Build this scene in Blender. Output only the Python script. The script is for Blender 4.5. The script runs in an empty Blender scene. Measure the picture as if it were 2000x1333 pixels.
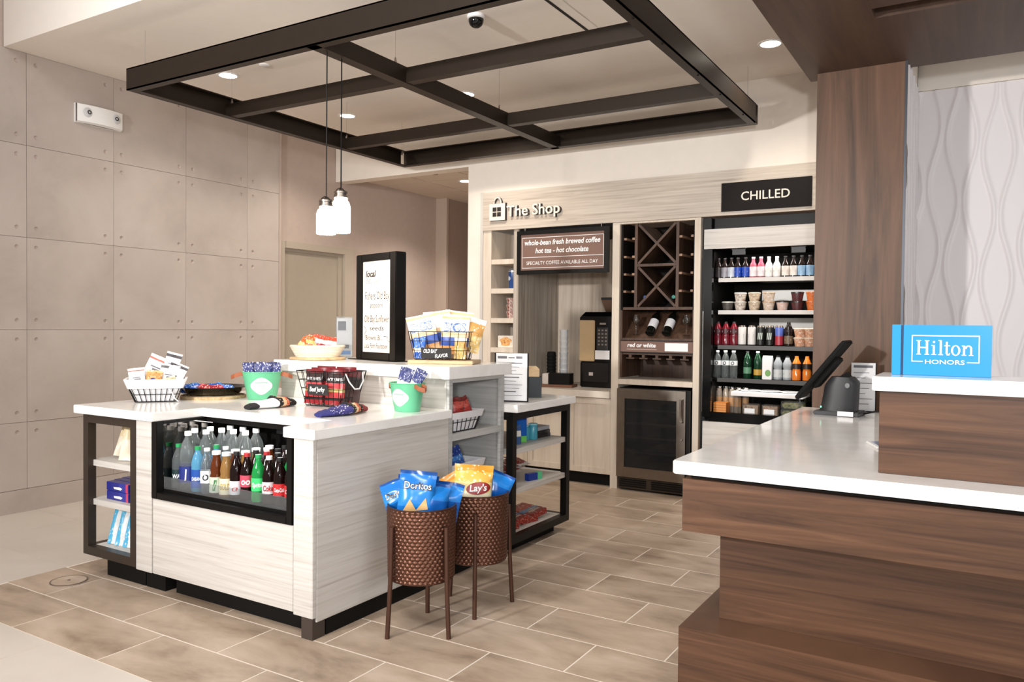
import bpy, bmesh, math, random
from mathutils import Vector, Matrix, Euler
random.seed(7)
SC = bpy.context.scene
COL = SC.collection
PI = math.pi

# ------------------------------------------------------------------ camera
yaw, pitch, roll = 0.544553276, -0.0196130412, 0.00961443896
cyw, syw, cp, sp = math.cos(yaw), math.sin(yaw), math.cos(pitch), math.sin(pitch)
vf = Vector((-syw*cp, cyw*cp, sp)); vr = Vector((cyw, syw, 0)); vu = vr.cross(vf)
c_, s_ = math.cos(roll), math.sin(roll)
r2 = vr*c_ + vu*s_; u2 = vu*c_ - vr*s_
cam = bpy.data.cameras.new('camera'); cam_o = bpy.data.objects.new('camera', cam); COL.objects.link(cam_o)
M = Matrix((r2, u2, -vf)).transposed().to_4x4(); M.translation = Vector((0, 0, 1.37)); cam_o.matrix_world = M
cam.sensor_width = 36; cam.lens = 1539.47/2000*36; cam.clip_start = 0.05; cam.clip_end = 100
SC.camera = cam_o

# ------------------------------------------------------------------ world, lights, exposure
w = bpy.data.worlds.new('world'); SC.world = w; w.use_nodes = True
w.node_tree.nodes['Background'].inputs[0].default_value = (1.0, 0.975, 0.95, 1)
w.node_tree.nodes['Background'].inputs[1].default_value = .45
SC.view_settings.view_transform = 'Standard'; SC.view_settings.look = 'None'
SC.view_settings.exposure = 0.31; SC.view_settings.gamma = 1; SC.view_settings.use_curve_mapping = False
def lamp(name, kind, loc, target, power, col=(1, .93, .85), **kw):
    l = bpy.data.lights.new(name, kind); l.energy = power; l.color = col
    for k, v in kw.items(): setattr(l, k, v)
    o = bpy.data.objects.new(name, l); COL.objects.link(o); o.location = loc
    if target is not None:
        o.rotation_euler = (Vector(target)-Vector(loc)).to_track_quat('-Z', 'Y').to_euler()
    return o
# lobby lamp standing left of the photographer: the hard shadows all point away from it
lamp('lobby_lamp', 'SPOT', (-3.15, -2.2, 2.37), (-2.35, 5.5, 2.25), 960, (1, .98, .96), spot_size=math.radians(78), spot_blend=1.0, shadow_soft_size=.13)
# unseen cool fill added on the right, for bluish daylight from that side
lamp('right_fill_light', 'AREA', (3.6, -0.6, 1.9), (-2.2, 4.0, 1.0), 85, (.93, .97, 1), shape='RECTANGLE', size=2.4, size_y=2.0)
lamp('lobby_lamp', 'SPOT', (0.9, -1.8, 1.75), (-1.9, 5.0, 2.9), 360, (.97, .985, 1), spot_size=math.radians(75), spot_blend=1.0, shadow_soft_size=.16)
# lobby ceiling lights behind the camera
lamp('lobby_ceiling_light', 'AREA', (0.6, -1.6, 3.6), (-1.2, 4.0, .9), 22, (1, .96, .92), shape='DISK', size=1.2)
lamp('lobby_ceiling_light', 'AREA', (-1.6, -0.1, 4.6), (-1.4, 1.6, 0), 105, (1, .96, .91), shape='DISK', size=1.6)

# ------------------------------------------------------------------ materials
MATS = {}
def newmat(name):
    m = bpy.data.materials.new(name); m.use_nodes = True
    return m, m.node_tree.nodes, m.node_tree.links, m.node_tree.nodes['Principled BSDF']
def lin(c):
    return tuple(((x/255)/12.92 if x/255 <= .04045 else ((x/255+.055)/1.055)**2.4) for x in c) + (1,)
def plain(name, rgb, rough=.5, metal=0, spec=.5, emit=0, trans=0, ior=1.45, noise=0, alpha=1, coat=0):
    if name in MATS: return MATS[name]
    m, n, l, b = newmat(name)
    c = lin(rgb)
    b.inputs['Base Color'].default_value = c; b.inputs['Roughness'].default_value = rough
    b.inputs['Metallic'].default_value = metal; b.inputs['Specular IOR Level'].default_value = spec
    b.inputs['Coat Weight'].default_value = coat
    if emit:
        b.inputs['Emission Color'].default_value = c; b.inputs['Emission Strength'].default_value = emit
    if trans:
        b.inputs['Transmission Weight'].default_value = trans; b.inputs['IOR'].default_value = ior
    if noise:
        tc = n.new('ShaderNodeTexCoord'); t = n.new('ShaderNodeTexNoise'); t.inputs['Scale'].default_value = 14; t.inputs['Detail'].default_value = 5
        l.new(tc.outputs['Object'], t.inputs['Vector'])
        r = n.new('ShaderNodeValToRGB'); r.color_ramp.elements[0].position = .3; r.color_ramp.elements[1].position = .7
        r.color_ramp.elements[0].color = tuple(x*(1-noise) for x in c[:3])+(1,); r.color_ramp.elements[1].color = tuple(min(1, x*(1+noise)) for x in c[:3])+(1,)
        l.new(t.outputs['Fac'], r.inputs['Fac']); l.new(r.outputs['Color'], b.inputs['Base Color'])
    MATS[name] = m
    return m
def grain(name, cols, scale, rough=.45, detail=8, distort=.6, bump=.05, big=(.5, .5, .5), rnd=True, spec=.4):
    """streaky wood: stretched noise through a colour ramp; scale is (x, y, z) frequency"""
    m, n, l, b = newmat(name)
    tc = n.new('ShaderNodeTexCoord'); oi = n.new('ShaderNodeObjectInfo')
    ad = n.new('ShaderNodeVectorMath'); ad.operation = 'ADD'
    ml = n.new('ShaderNodeVectorMath'); ml.operation = 'SCALE'; ml.inputs['Scale'].default_value = 13 if rnd else 0
    cx = n.new('ShaderNodeCombineXYZ')
    for i in range(3): l.new(oi.outputs['Random'], cx.inputs[i])
    l.new(cx.outputs[0], ml.inputs[0]); l.new(tc.outputs['Object'], ad.inputs[0]); l.new(ml.outputs[0], ad.inputs[1])
    mp = n.new('ShaderNodeMapping'); mp.inputs['Scale'].default_value = scale; l.new(ad.outputs[0], mp.inputs['Vector'])
    t = n.new('ShaderNodeTexNoise'); t.inputs['Scale'].default_value = 1; t.inputs['Detail'].default_value = detail; t.inputs['Roughness'].default_value = .62; t.inputs['Distortion'].default_value = distort
    l.new(mp.outputs[0], t.inputs['Vector'])
    r = n.new('ShaderNodeValToRGB'); e = r.color_ramp.elements
    k = len(cols)
    while len(e) < k: e.new(.5)
    for i, c in enumerate(cols):
        e[i].position = .28 + .46*i/(k-1); e[i].color = lin(c)
    l.new(t.outputs['Fac'], r.inputs['Fac'])
    l.new(r.outputs['Color'], b.inputs['Base Color'])
    bp = n.new('ShaderNodeBump'); bp.inputs['Strength'].default_value = bump; bp.inputs['Distance'].default_value = .01
    l.new(t.outputs['Fac'], bp.inputs['Height']); l.new(bp.outputs[0], b.inputs['Normal'])
    b.inputs['Roughness'].default_value = rough; b.inputs['Specular IOR Level'].default_value = spec
    MATS[name] = m
    return m
def cloudy(name, cols, scale, rough=.5, bump=.03, stretch=(1, 1, 1), spec=.5, rnd=True, detail=6, pos=(.3, .7)):
    m = grain(name, cols, tuple(scale*s for s in stretch), rough, detail, .3, bump, rnd=rnd, spec=spec)
    e = [x for x in m.node_tree.nodes if x.type == 'VALTORGB'][0].color_ramp.elements
    for i in range(len(cols)): e[i].position = pos[0]+(pos[1]-pos[0])*i/(len(cols)-1)
    return m
def bands(name, stops, rough=.3, axis=2, speck=None):
    """printed wrapper: constant bands along one generated axis; stops = [(pos, rgb), ...]"""
    if name in MATS: return MATS[name]
    m, n, l, b = newmat(name)
    tc = n.new('ShaderNodeTexCoord'); sx = n.new('ShaderNodeSeparateXYZ'); l.new(tc.outputs['Generated'], sx.inputs[0])
    r = n.new('ShaderNodeValToRGB'); r.color_ramp.interpolation = 'CONSTANT'; e = r.color_ramp.elements
    while len(e) < len(stops): e.new(.5)
    for i, (p, c) in enumerate(stops): e[i].position = p; e[i].color = lin(c)
    t = n.new('ShaderNodeTexNoise'); t.inputs['Scale'].default_value = 5; l.new(tc.outputs['Generated'], t.inputs['Vector'])
    ma = n.new('ShaderNodeMath'); ma.operation = 'MULTIPLY_ADD'; ma.inputs[1].default_value = .12 if speck else .02; l.new(t.outputs['Fac'], ma.inputs[0])
    sb = n.new('ShaderNodeMath'); sb.operation = 'SUBTRACT'; sb.inputs[1].default_value = .06 if speck else .01
    l.new(sx.outputs[axis], sb.inputs[0]); l.new(sb.outputs[0], ma.inputs[2]); l.new(ma.outputs[0], r.inputs['Fac'])
    out = r.outputs['Color']
    if speck:
        v = n.new('ShaderNodeTexVoronoi'); v.inputs['Scale'].default_value = 7; l.new(tc.outputs['Generated'], v.inputs['Vector'])
        rr = n.new('ShaderNodeValToRGB'); rr.color_ramp.interpolation = 'CONSTANT'; rr.color_ramp.elements[0].position = 0; rr.color_ramp.elements[0].color = (1, 1, 1, 1)
        rr.color_ramp.elements[1].position = .25; rr.color_ramp.elements[1].color = (0, 0, 0, 1); l.new(v.outputs['Distance'], rr.inputs['Fac'])
        mx = n.new('ShaderNodeMix'); mx.data_type = 'RGBA'; l.new(rr.outputs['Color'], mx.inputs['Factor']); l.new(out, mx.inputs['A']); mx.inputs['B'].default_value = lin(speck)
        out = mx.outputs['Result']
    l.new(out, b.inputs['Base Color']); b.inputs['Roughness'].default_value = rough
    MATS[name] = m
    return m

WASH = grain('washed_wood', [(176, 169, 163), (199, 193, 186), (208, 203, 197), (214, 210, 204)], (1.5, 1.5, 62), .5)
WASHW = grain('washed_wood_warm', [(158, 144, 130), (182, 169, 155), (196, 184, 170), (204, 193, 180)], (1.5, 1.5, 55), .5)
WASHV = grain('washed_wood_upright', [(140, 128, 116), (172, 160, 147), (196, 185, 172)], (34, 34, 1.2), .5)
TAUPEW = grain('taupe_wood', [(198, 183, 165), (212, 198, 181), (220, 208, 192)], (20, 20, 1.2), .5)
WASHD = grain('grey_wood_inside', [(158, 156, 153), (180, 178, 175), (194, 192, 188)], (1.5, 1.5, 55), .5)
WALH = grain('walnut_level', [(54, 35, 24), (80, 54, 38), (96, 66, 47), (114, 81, 59)], (.9, .9, 19), .42, distort=1.4)
WALV = grain('walnut_upright', [(62, 41, 28), (86, 60, 42), (102, 72, 52), (114, 83, 62)], (13, 13, .8), .45, distort=.9)
WALS = grain('walnut_soffit', [(64, 46, 35), (78, 57, 44), (88, 66, 51)], (16, 1.0, 9), .5, distort=.6)
DARKW = grain('dark_wood', [(52, 35, 26), (78, 55, 41), (96, 70, 54)], (20, 20, 1.2), .5)
CONC = cloudy('concrete', [(172, 160, 152), (183, 171, 163), (190, 179, 171)], 1.6, .75, .03, spec=.3)
TILE = cloudy('brown_stone_tile', [(136, 117, 99), (165, 145, 126), (181, 161, 142), (193, 174, 157)], 2.2, .38, .01, (1, 2.2, 1), .45)
LTILE = cloudy('cream_tile', [(196, 186, 175), (204, 194, 184), (209, 200, 190)], 1.4, .35, .005)
GROUT = plain('grout', (222, 210, 196), .8)
QUARTZ = cloudy('white_quartz', [(232, 228, 223), (240, 237, 233), (244, 242, 239)], 6, .12, 0, spec=.5)
PAINT = plain('warm_white_paint', (226, 217, 206), .7, spec=.3, noise=.015)
CEILP = plain('ceiling_paint', (236, 228, 219), .8, spec=.2, noise=.01)
TAUPE = plain('taupe_paint', (184, 167, 157), .7, spec=.3, noise=.03)
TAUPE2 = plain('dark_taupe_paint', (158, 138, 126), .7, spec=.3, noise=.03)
DOORP = plain('door_paint', (160, 149, 134), .5, noise=.02)
BRONZE = plain('bronze_steel', (42, 33, 26), .42, .35, .3, noise=.06)
BRONZE2 = plain('bronze_frame', (62, 53, 46), .42, .3, .3, noise=.05)
BLACK = plain('black_satin', (13, 11, 10), .42, spec=.22, noise=.1)
BLACKM = plain('black_matte', (16, 14, 13), .75, spec=.2)
BLACKG = plain('black_gloss', (10, 10, 11), .12)
CHAR = plain('charcoal_plastic', (44, 44, 46), .45, noise=.08)
STEEL = plain('brushed_steel', (150, 140, 130), .32, 1, noise=.08)
CHROME = plain('chrome', (210, 208, 205), .15, 1)
WHITE = plain('white_plastic', (238, 237, 236), .4)
PAPER = plain('white_paper', (240, 239, 240), .7)
CREAMP = plain('cream_paper', (214, 204, 195), .7)
INK = plain('dark_ink', (24, 22, 24), .7)
GREYINK = plain('grey_ink', (112, 112, 118), .7)
LINER = plain('white_liner', (228, 226, 228), .85, noise=.04)
WOVEN = grain('woven_straw', [(150, 120, 84), (196, 168, 128), (220, 196, 160)], (60, 60, 60), .8, bump=.4)
BOARD = grain('wood_board', [(168, 138, 100), (196, 168, 130), (212, 188, 152)], (6, 40, 30), .6)
GLASS = plain('clear_glass', (245, 250, 250), .02, trans=1, ior=1.45)
PET = plain('clear_bottle', (232, 240, 240), .05, trans=.92, ior=1.33)
ACRYL = plain('clear_acrylic', (245, 248, 250), .03, trans=.95, ior=1.3)
GREEN = plain('green_enamel', (96, 178, 136), .35, noise=.04)
LEATHER = plain('tan_leather', (150, 84, 52), .6, noise=.08)
COPPER = plain('hammered_copper', (104, 70, 55), .3, .75, noise=.1)
COPPERL = plain('copper_leg', (84, 56, 44), .4, .6)
CHALK = plain('chalkboard', (38, 36, 36), .8)
BADGE = plain('badge_white', (240, 242, 240), .5)

# ------------------------------------------------------------------ mesh builders
class MB:
    def __init__(s): s.v = []; s.f = []
    def add(s, vs, fs):
        o = len(s.v); s.v += [tuple(v) for v in vs]; s.f += [tuple(i+o for i in f) for f in fs]; return s
    def box(s, x0, x1, y0, y1, z0, z1):
        return s.add([(x0,y0,z0),(x1,y0,z0),(x1,y1,z0),(x0,y1,z0),(x0,y0,z1),(x1,y0,z1),(x1,y1,z1),(x0,y1,z1)],
                     [(0,3,2,1),(4,5,6,7),(0,1,5,4),(1,2,6,5),(2,3,7,6),(3,0,4,7)])
    def prism(s, poly, z0, z1):
        n = len(poly)
        return s.add([(x, y, z0) for x, y in poly]+[(x, y, z1) for x, y in poly],
                     [tuple(range(n-1, -1, -1)), tuple(range(n, 2*n))]+[(i, (i+1) % n, n+(i+1) % n, n+i) for i in range(n)])
    def lathe(s, prof, c=(0, 0, 0), seg=20, sx=1, sy=1, cap=True):
        vs, fs = [], []
        for r, z in prof:
            for k in range(seg):
                a = 2*PI*k/seg; vs.append((c[0]+r*math.cos(a)*sx, c[1]+r*math.sin(a)*sy, c[2]+z))
        for i in range(len(prof)-1):
            for k in range(seg):
                k2 = (k+1) % seg; fs.append((i*seg+k, i*seg+k2, (i+1)*seg+k2, (i+1)*seg+k))
        if cap:
            fs.append(tuple(range(seg-1, -1, -1))); fs.append(tuple((len(prof)-1)*seg+k for k in range(seg)))
        return s.add(vs, fs)
    def tube(s, path, r, seg=8, closed=False):
        P = [Vector(p) for p in path]; n = len(P); vs, fs = [], []
        up = Vector((0, 0, 1))
        for i, p in enumerate(P):
            a = P[(i-1) % n] if (closed or i > 0) else p; b = P[(i+1) % n] if (closed or i < n-1) else p
            t = (b-a).normalized(); ref = up if abs(t.dot(up)) < .95 else Vector((1, 0, 0))
            x = t.cross(ref).normalized(); y = x.cross(t).normalized()
            for k in range(seg):
                q = p+(x*math.cos(2*PI*k/seg)+y*math.sin(2*PI*k/seg))*r; vs.append(tuple(q))
        m = n if closed else n-1
        for i in range(m):
            j = (i+1) % n
            for k in range(seg):
                k2 = (k+1) % seg; fs.append((i*seg+k, i*seg+k2, j*seg+k2, j*seg+k))
        if not closed:
            fs.append(tuple(range(seg-1, -1, -1))); fs.append(tuple((n-1)*seg+k for k in range(seg)))
        return s.add(vs, fs)
    def beam(s, a, b, wx, wy):
        """rectangular bar from a to b"""
        a, b = Vector(a), Vector(b); t = (b-a).normalized(); ref = Vector((0, 1, 0)) if abs(t.y) < .9 else Vector((0, 0, 1))
        x = t.cross(ref).normalized(); y = x.cross(t).normalized()
        vs = []
        for p in (a, b):
            for i, j in ((-1,-1),(1,-1),(1,1),(-1,1)): vs.append(tuple(p+x*wx/2*i+y*wy/2*j))
        return s.add(vs, [(0,1,2,3),(7,6,5,4),(0,4,5,1),(1,5,6,2),(2,6,7,3),(3,7,4,0)])
    def grid(s, fn, nu, nv, closed_u=False):
        vs = [fn(i/nu, j/nv) for j in range(nv+1) for i in range(nu+(0 if closed_u else 1))]
        W = nu if closed_u else nu+1
        fs = [(j*W+i, j*W+(i+1) % W, (j+1)*W+(i+1) % W, (j+1)*W+i) for j in range(nv) for i in range(nu)]
        return s.add(vs, fs)
    def mesh(s, name, smooth=None, bevel=0, off=None):
        me = bpy.data.meshes.new(name)
        vs = s.v if off is None else [(x-off[0], y-off[1], z-off[2]) for x, y, z in s.v]
        me.from_pydata(vs, [], s.f)
        bm = bmesh.new(); bm.from_mesh(me)
        bmesh.ops.recalc_face_normals(bm, faces=bm.faces)
        if bevel: bmesh.ops.bevel(bm, geom=[e for e in bm.edges if e.calc_face_angle(0) > .6], offset=bevel, segments=2, affect='EDGES', clamp_overlap=True)
        bm.to_mesh(me); bm.free()
        if smooth is not None:
            me.shade_smooth(); me.set_sharp_from_angle(angle=math.radians(smooth))
        return me

def wl(o):
    v = Vector((0, 0, 0))
    while o is not None: v = v+o.location; o = o.parent
    return v
def obj(name, me, mat=None, parent=None, loc=(0, 0, 0), rot=(0, 0, 0), kind=None, label=None):
    if mat is not None and not me.materials: me.materials.append(mat)
    o = bpy.data.objects.new(name, me); COL.objects.link(o); o.parent = parent
    o.location = loc; o.rotation_euler = rot
    if kind: o['kind'] = kind
    if label: o['label'] = label
    return o
def part(name, mb, mat, parent, smooth=None, bevel=0, world=True, label=None, kind=None):
    """mesh given in world coordinates (world) or in its parent's frame"""
    off = wl(parent) if (world and parent is not None) else None
    return obj(name, mb.mesh(name, smooth, bevel, off), mat, parent, label=label, kind=kind)
def tag(o, label, cat, group=None):
    o['label'] = label; o['category'] = cat
    if group: o['group'] = group
    return o
def thing(name, label, cat, loc=(0, 0, 0), rot=(0, 0, 0), group=None):
    o = bpy.data.objects.new(name, None); COL.objects.link(o); o.empty_display_size = .05
    o.location = loc; o.rotation_euler = rot
    return tag(o, label, cat, group)
def solo(name, mb, mat, label, cat, loc=(0, 0, 0), rot=(0, 0, 0), group=None, smooth=None, bevel=0):
    return tag(obj(name, mb.mesh(name, smooth, bevel), mat, None, loc, rot), label, cat, group)
def struct(name, mb, mat, smooth=None, parent=None):
    o = obj(name, mb.mesh(name, smooth), mat, parent)
    if parent is None: o['kind'] = 'structure'
    return o
def dup(root, loc, rot=None, label=None, group=None):
    r = root.copy(); COL.objects.link(r); r.location = loc
    if rot is not None: r.rotation_euler = rot
    if label: r['label'] = label
    if group: r['group'] = group
    for ch in list(root.children):
        c = ch.copy(); COL.objects.link(c); c.parent = r
        for g in list(ch.children):
            d = g.copy(); COL.objects.link(d); d.parent = c
    return r
ORD = ['first', 'second', 'third', 'fourth', 'fifth', 'sixth', 'seventh', 'eighth', 'ninth', 'tenth', 'eleventh', 'twelfth', 'thirteenth', 'fourteenth', 'fifteenth']
TCACHE = {}
def textpoly(s, bold=0, shear=0):
    key = (s, bold, shear)
    if key not in TCACHE:
        cu = bpy.data.curves.new('t', 'FONT'); cu.body = s; cu.size = 1; cu.offset = bold; cu.shear = shear; cu.resolution_u = 3
        o = bpy.data.objects.new('t', cu); COL.objects.link(o)
        dg = bpy.context.evaluated_depsgraph_get(); me = bpy.data.meshes.new_from_object(o.evaluated_get(dg))
        vs = [tuple(v.co) for v in me.vertices]; fs = [tuple(p.vertices) for p in me.polygons]
        bpy.data.objects.remove(o); bpy.data.meshes.remove(me); bpy.data.curves.remove(cu)
        TCACHE[key] = (vs, fs)
    return TCACHE[key]
def textmb(s, width=None, height=None, bold=0, shear=0, fn=None, center=True, base=(0, 0), rot=0):
    """text laid in local XZ plane (facing -Y); fn maps (x, z) to a point; size by width or by capital height"""
    vs, fs = textpoly(s, bold, shear)
    x0 = min(v[0] for v in vs); x1 = max(v[0] for v in vs)
    k = (width/(x1-x0)) if width else (height/.72)
    kz = (height/.72) if height else k
    mb = MB(); out = []
    for v in vs:
        x = (v[0]-(x0+x1)/2)*k if center else (v[0]-x0)*k; z = v[1]*kz
        if rot: x, z = x*math.cos(rot)-z*math.sin(rot), x*math.sin(rot)+z*math.cos(rot)
        x += base[0]; z += base[1]
        out.append(fn(x, z) if fn else (x, 0, z))
    return mb.add(out, fs)
def extrude_y(mb, d):
    """give flat XZ lettering thickness d backwards (+Y)"""
    n = len(mb.v); e = {}
    for f in mb.f:
        for a, b in zip(f, f[1:]+f[:1]): e[(a, b)] = e.get((a, b), 0)+1
    rim = [(a, b) for (a, b) in e if (b, a) not in e]
    mb.v += [(x, y+d, z) for x, y, z in mb.v]
    mb.f += [tuple(i+n for i in reversed(f)) for f in mb.f[:]]+[(b, a, a+n, b+n) for a, b in rim]
    return mb

# ------------------------------------------------------------------ setting: floor
fl = struct('floor', MB().box(-6.4, 2.2, -1.2, 9.6, -.06, -.001), GROUT)
tcache = {}
def tile(x0, x1, y0, y1, mat, g=.0035):
    key = (round(x1-x0, 3), round(y1-y0, 3), mat.name)
    if key not in tcache:
        a, b = (x1-x0)/2-g/2, (y1-y0)/2-g/2
        tcache[key] = MB().box(-a, a, -b, b, -.01, 0).mesh('floor_tile'); tcache[key].materials.append(mat)
    obj('floor_tile', tcache[key], None, fl, ((x0+x1)/2, (y0+y1)/2, 0))
XL, YL = -4.38, 1.838
for k in range(16):
    y0 = YL+.3075*k; y1 = y0+.3075
    base = -2.415 if k % 2 == 0 else -2.07
    for j in range(-5, 8):
        a, b = max(XL, base+.65*j), min(2.0, base+.65*(j+1))
        if b-a > .02: tile(a, b, y0, y1, TILE, .008)
ytop = YL+.3075*16
for k in range(5):
    for j in range(-3, 5):
        a, b = -3.40+1.2*j, -3.40+1.2*(j+1)
        tile(max(a, -6.3), min(b, 2.0), YL-.6*(k+1), YL-.6*k, LTILE, .003)
for j in range(8):
    for i in range(2):
        tile(XL-.98*(i+1) if i == 0 else -6.3, XL-.98*i, YL+.62*j, YL+.62*(j+1), LTILE, .0025)
for j in range(6):
    for i in range(3):
        tile(-6.3+.65*i, -6.3+.65*(i+1), ytop+.45*j, ytop+.45*(j+1), TILE, .006)
oc = thing('floor_access_cover', 'round bronze access cover set flush in the brown floor tile by the island', 'floor cover', (-4.13, 2.33, 0))
part('cover_disc', MB().lathe([(.085, 0), (.085, .002), (.083, .003)], seg=32), TILE, oc, world=False)
rg = MB()
for k in range(32):
    a, b = 2*PI*k/32, 2*PI*(k+1)/32
    rg.add([(r*math.cos(t), r*math.sin(t), z) for r, t, z in ((.083, a, .0032), (.09, a, .0032), (.09, b, .0032), (.083, b, .0032))], [(0, 1, 2, 3)])
part('cover_ring', rg, STEEL, oc, world=False)
part('cover_screw', MB().lathe([(.008, .003), (.008, .006)], seg=10), STEEL, oc, world=False)

# ------------------------------------------------------------------ setting: walls and ceiling
wlft = struct('wall_left', MB().box(-6.1, -5.935, -1.2, 9.4, 0, 4.6).box(-5.935, -5.91, -1.2, 5.36, 0, 4.6), TAUPE)
cols_y = [1.72, 2.375, 3.03, 3.685, 4.335, 4.987, 5.367]
rows_z = [.165, .645, 1.306, 1.967, 2.622, 3.277]
def concrete_panel(wd, ht, holes):
    """upright panel facing +X with conical tie holes pressed into its face"""
    bm = bmesh.new(); g = .003; d = .022
    a, b = wd/2-g/2, ht/2-g/2
    outer = [bm.verts.new(p) for p in ((0, -a, -b), (0, a, -b), (0, a, b), (0, -a, b))]
    edges = [bm.edges.new((outer[i], outer[(i+1) % 4])) for i in range(4)]
    hl = []
    for (hy, hz) in holes:
        vs = [bm.verts.new((0, hy+.016*math.cos(2*PI*k/12), hz+.016*math.sin(2*PI*k/12))) for k in range(12)]
        edges += [bm.edges.new((vs[k], vs[(k+1) % 12])) for k in range(12)]; hl.append((hy, hz, vs))
    bmesh.ops.triangle_fill(bm, use_beauty=True, use_dissolve=False, edges=edges, normal=(1, 0, 0))
    for f in [f for f in bm.faces if any((f.calc_center_median()-Vector((0, hy, hz))).length < .014 and all(v in vs for v in f.verts) for hy, hz, vs in hl)]: bm.faces.remove(f)
    for hy, hz, vs in hl:
        iv = [bm.verts.new((-.011, hy+.009*math.cos(2*PI*k/12), hz+.009*math.sin(2*PI*k/12))) for k in range(12)]
        for k in range(12): bm.faces.new((vs[k], vs[(k+1) % 12], iv[(k+1) % 12], iv[k]))
        bm.faces.new(iv)
    back = [bm.verts.new((-d, v.co.y, v.co.z)) for v in outer]
    for i in range(4): bm.faces.new((outer[i], outer[(i+1) % 4], back[(i+1) % 4], back[i]))
    bmesh.ops.recalc_face_normals(bm, faces=bm.faces)
    me = bpy.data.meshes.new('concrete_panel'); bm.to_mesh(me); bm.free(); me.materials.append(CONC)
    return me
for i in range(len(cols_y)-1):
    for j in range(len(rows_z)-1):
        wd, ht = cols_y[i+1]-cols_y[i], rows_z[j+1]-rows_z[j]
        hz0, hz1 = -ht/2+.068, ht/2-.07
        zs = [hz1] if j == 0 else ([hz0] if j == 4 and i > 3 else [hz0, hz1])
        ys = [-wd/2+.067] if i == 5 else [-wd/2+.067, wd/2-.067]
        obj('concrete_panel', concrete_panel(wd, ht, [(y, z) for y in ys for z in zs]), None, wlft, (-5.90, (cols_y[i]+cols_y[i+1])/2, (rows_z[j]+rows_z[j+1])/2))
struct('baseboard_left', MB().box(-5.91, -5.898, 1.72, 5.367, 0, .163), CONC)
struct('trim_1', MB().box(-5.935, -5.895, 5.368, 5.392, 0, 3.277), TAUPE)
# ceiling block over the shop: its front face is the white drop
struct('ceiling', MB().box(-5.9, 2.2, 2.88, 6.35, 3.277, 4.6), CEILP)
struct('ceiling_corridor', MB().box(-6.0, -3.9, 6.32, 9.5, 2.95, 3.1), CEILP)
cc = bpy.data.objects['ceiling_corridor']
ct = MB().box(-.302, .302, -.302, .302, 0, .012).mesh('ceiling_tile', bevel=.004); ct.materials.append(plain('ceiling_tile_white', (208, 194, 180), .9))
for i in range(3):
    for j in range(5): obj('ceiling_tile', ct, None, cc, (-5.60+.61*i, 6.63+.61*j, 2.938))
wb = MB().box(-5.93, -4.235, 6.17, 6.32, 2.865, 3.277)
wb.box(-4.235, -4.06, 6.17, 7.4, 0, 3.277).box(-4.06, -.46, 6.17, 6.32, 2.6, 3.277)
struct('wall_back', wb, PAINT)
struct('wall_niche', MB().box(-4.06, -.3, 7.0, 7.1, 0, 3.0), TAUPE2)
# corridor beyond the opening
wc = MB().box(-5.935, -5.78, 7.98, 8.6, 0, 2.95).box(-5.935, -5.70, 8.6, 9.5, 0, 2.95).box(-5.9, -3.9, 9.4, 9.5, 0, 2.95).box(-4.235, -4.1, 7.4, 9.5, 0, 2.95)
struct('wall_corridor', wc, TAUPE2)
struct('trim_2', MB().box(-5.935, -5.77, 7.94, 7.98, 0, 2.95), plain('light_trim', (178, 160, 146), .6))
dr = thing('door_1', '', ''); del dr['label']; del dr['category']; dr['kind'] = 'structure'; dr.location = (-5.93, 5.9, 0)
part('door_leaf', MB().box(-5.935, -5.928, 5.45, 6.27, 0, 2.11), DOORP, dr)
fr = MB().box(-5.935, -5.905, 5.395, 5.45, 0, 2.175).box(-5.935, -5.885, 6.27, 6.41, 0, 2.175).box(-5.935, -5.885, 5.451, 6.269, 2.11, 2.175)
part('door_frame', fr, plain('door_frame_paint', (172, 160, 145), .5), dr)
part('door_stop', MB().box(-5.9278, -5.915, 6.20, 6.27, 0, 2.11).box(-5.9278, -5.915, 5.45, 6.20, 2.08, 2.11), DOORP, dr)
dh = part('door_handle', MB().tube([(-5.93, 6.12, 1.0), (-5.87, 6.12, 1.0), (-5.87, 6.0, 1.0)], .01), STEEL, dr, smooth=40)
# walnut column, soffit, wave panels
struct('wall_column', MB().box(-.972, -.466, 5.35, 6.32, 0, 3.0), WALV)
so = MB().box(-1.04, -.545, 2.3, 5.5, 3.0, 3.27).box(-.545, .9, 2.3, 4.40, 3.0, 3.27).box(-.545, .9, 4.54, 5.5, 3.0, 3.27).box(.9, 2.2, 2.3, 5.5, 3.0, 3.27).box(-.545, .9, 4.40, 4.54, 3.09, 3.27)
struct('ceiling_soffit', so, WALS)
WAVE = plain('white_wave_panel', (222, 216, 216), .45)
def ridge(u, z):
    h = 0; P = .108; k0 = int(u/P)
    for k in (k0-1, k0, k0+1, k0+2):
        c = k*P+(1 if k % 2 else -1)*.037*math.sin(2*PI*(z/.86+.13*(k//2 % 3)))
        h = max(h, math.exp(-((u-c)/.013)**2))
    return h*.013
wr = struct('wall_right', MB().box(-.46, 2.2, 6.225, 6.35, 0, 3.277), PAINT)
part('wave_panel', MB().grid(lambda u, v: (-.455+2.3*u, 6.223-ridge(2.3*u, 3.03*v), 3.03*v), 300, 140), WAVE, wr, smooth=80)
part('header_board', MB().box(-.46, 2.2, 6.205, 6.225, 3.033, 3.277), PAINT, wr)
rt = struct('wall_return', MB().box(-.466, -.46, 5.36, 6.225, 0, 3.277), PAINT)
part('wave_panel', MB().grid(lambda u, v: (-.459+ridge(.86*u+.03, 3.03*v), 5.37+.85*u, 3.03*v), 110, 140), WAVE, rt, smooth=80)
part('metal_edge', MB().box(-.466, -.452, 5.345, 5.36, 0, 3.0), plain('edge_metal', (90, 92, 98), .3, .8), rt)

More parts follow.
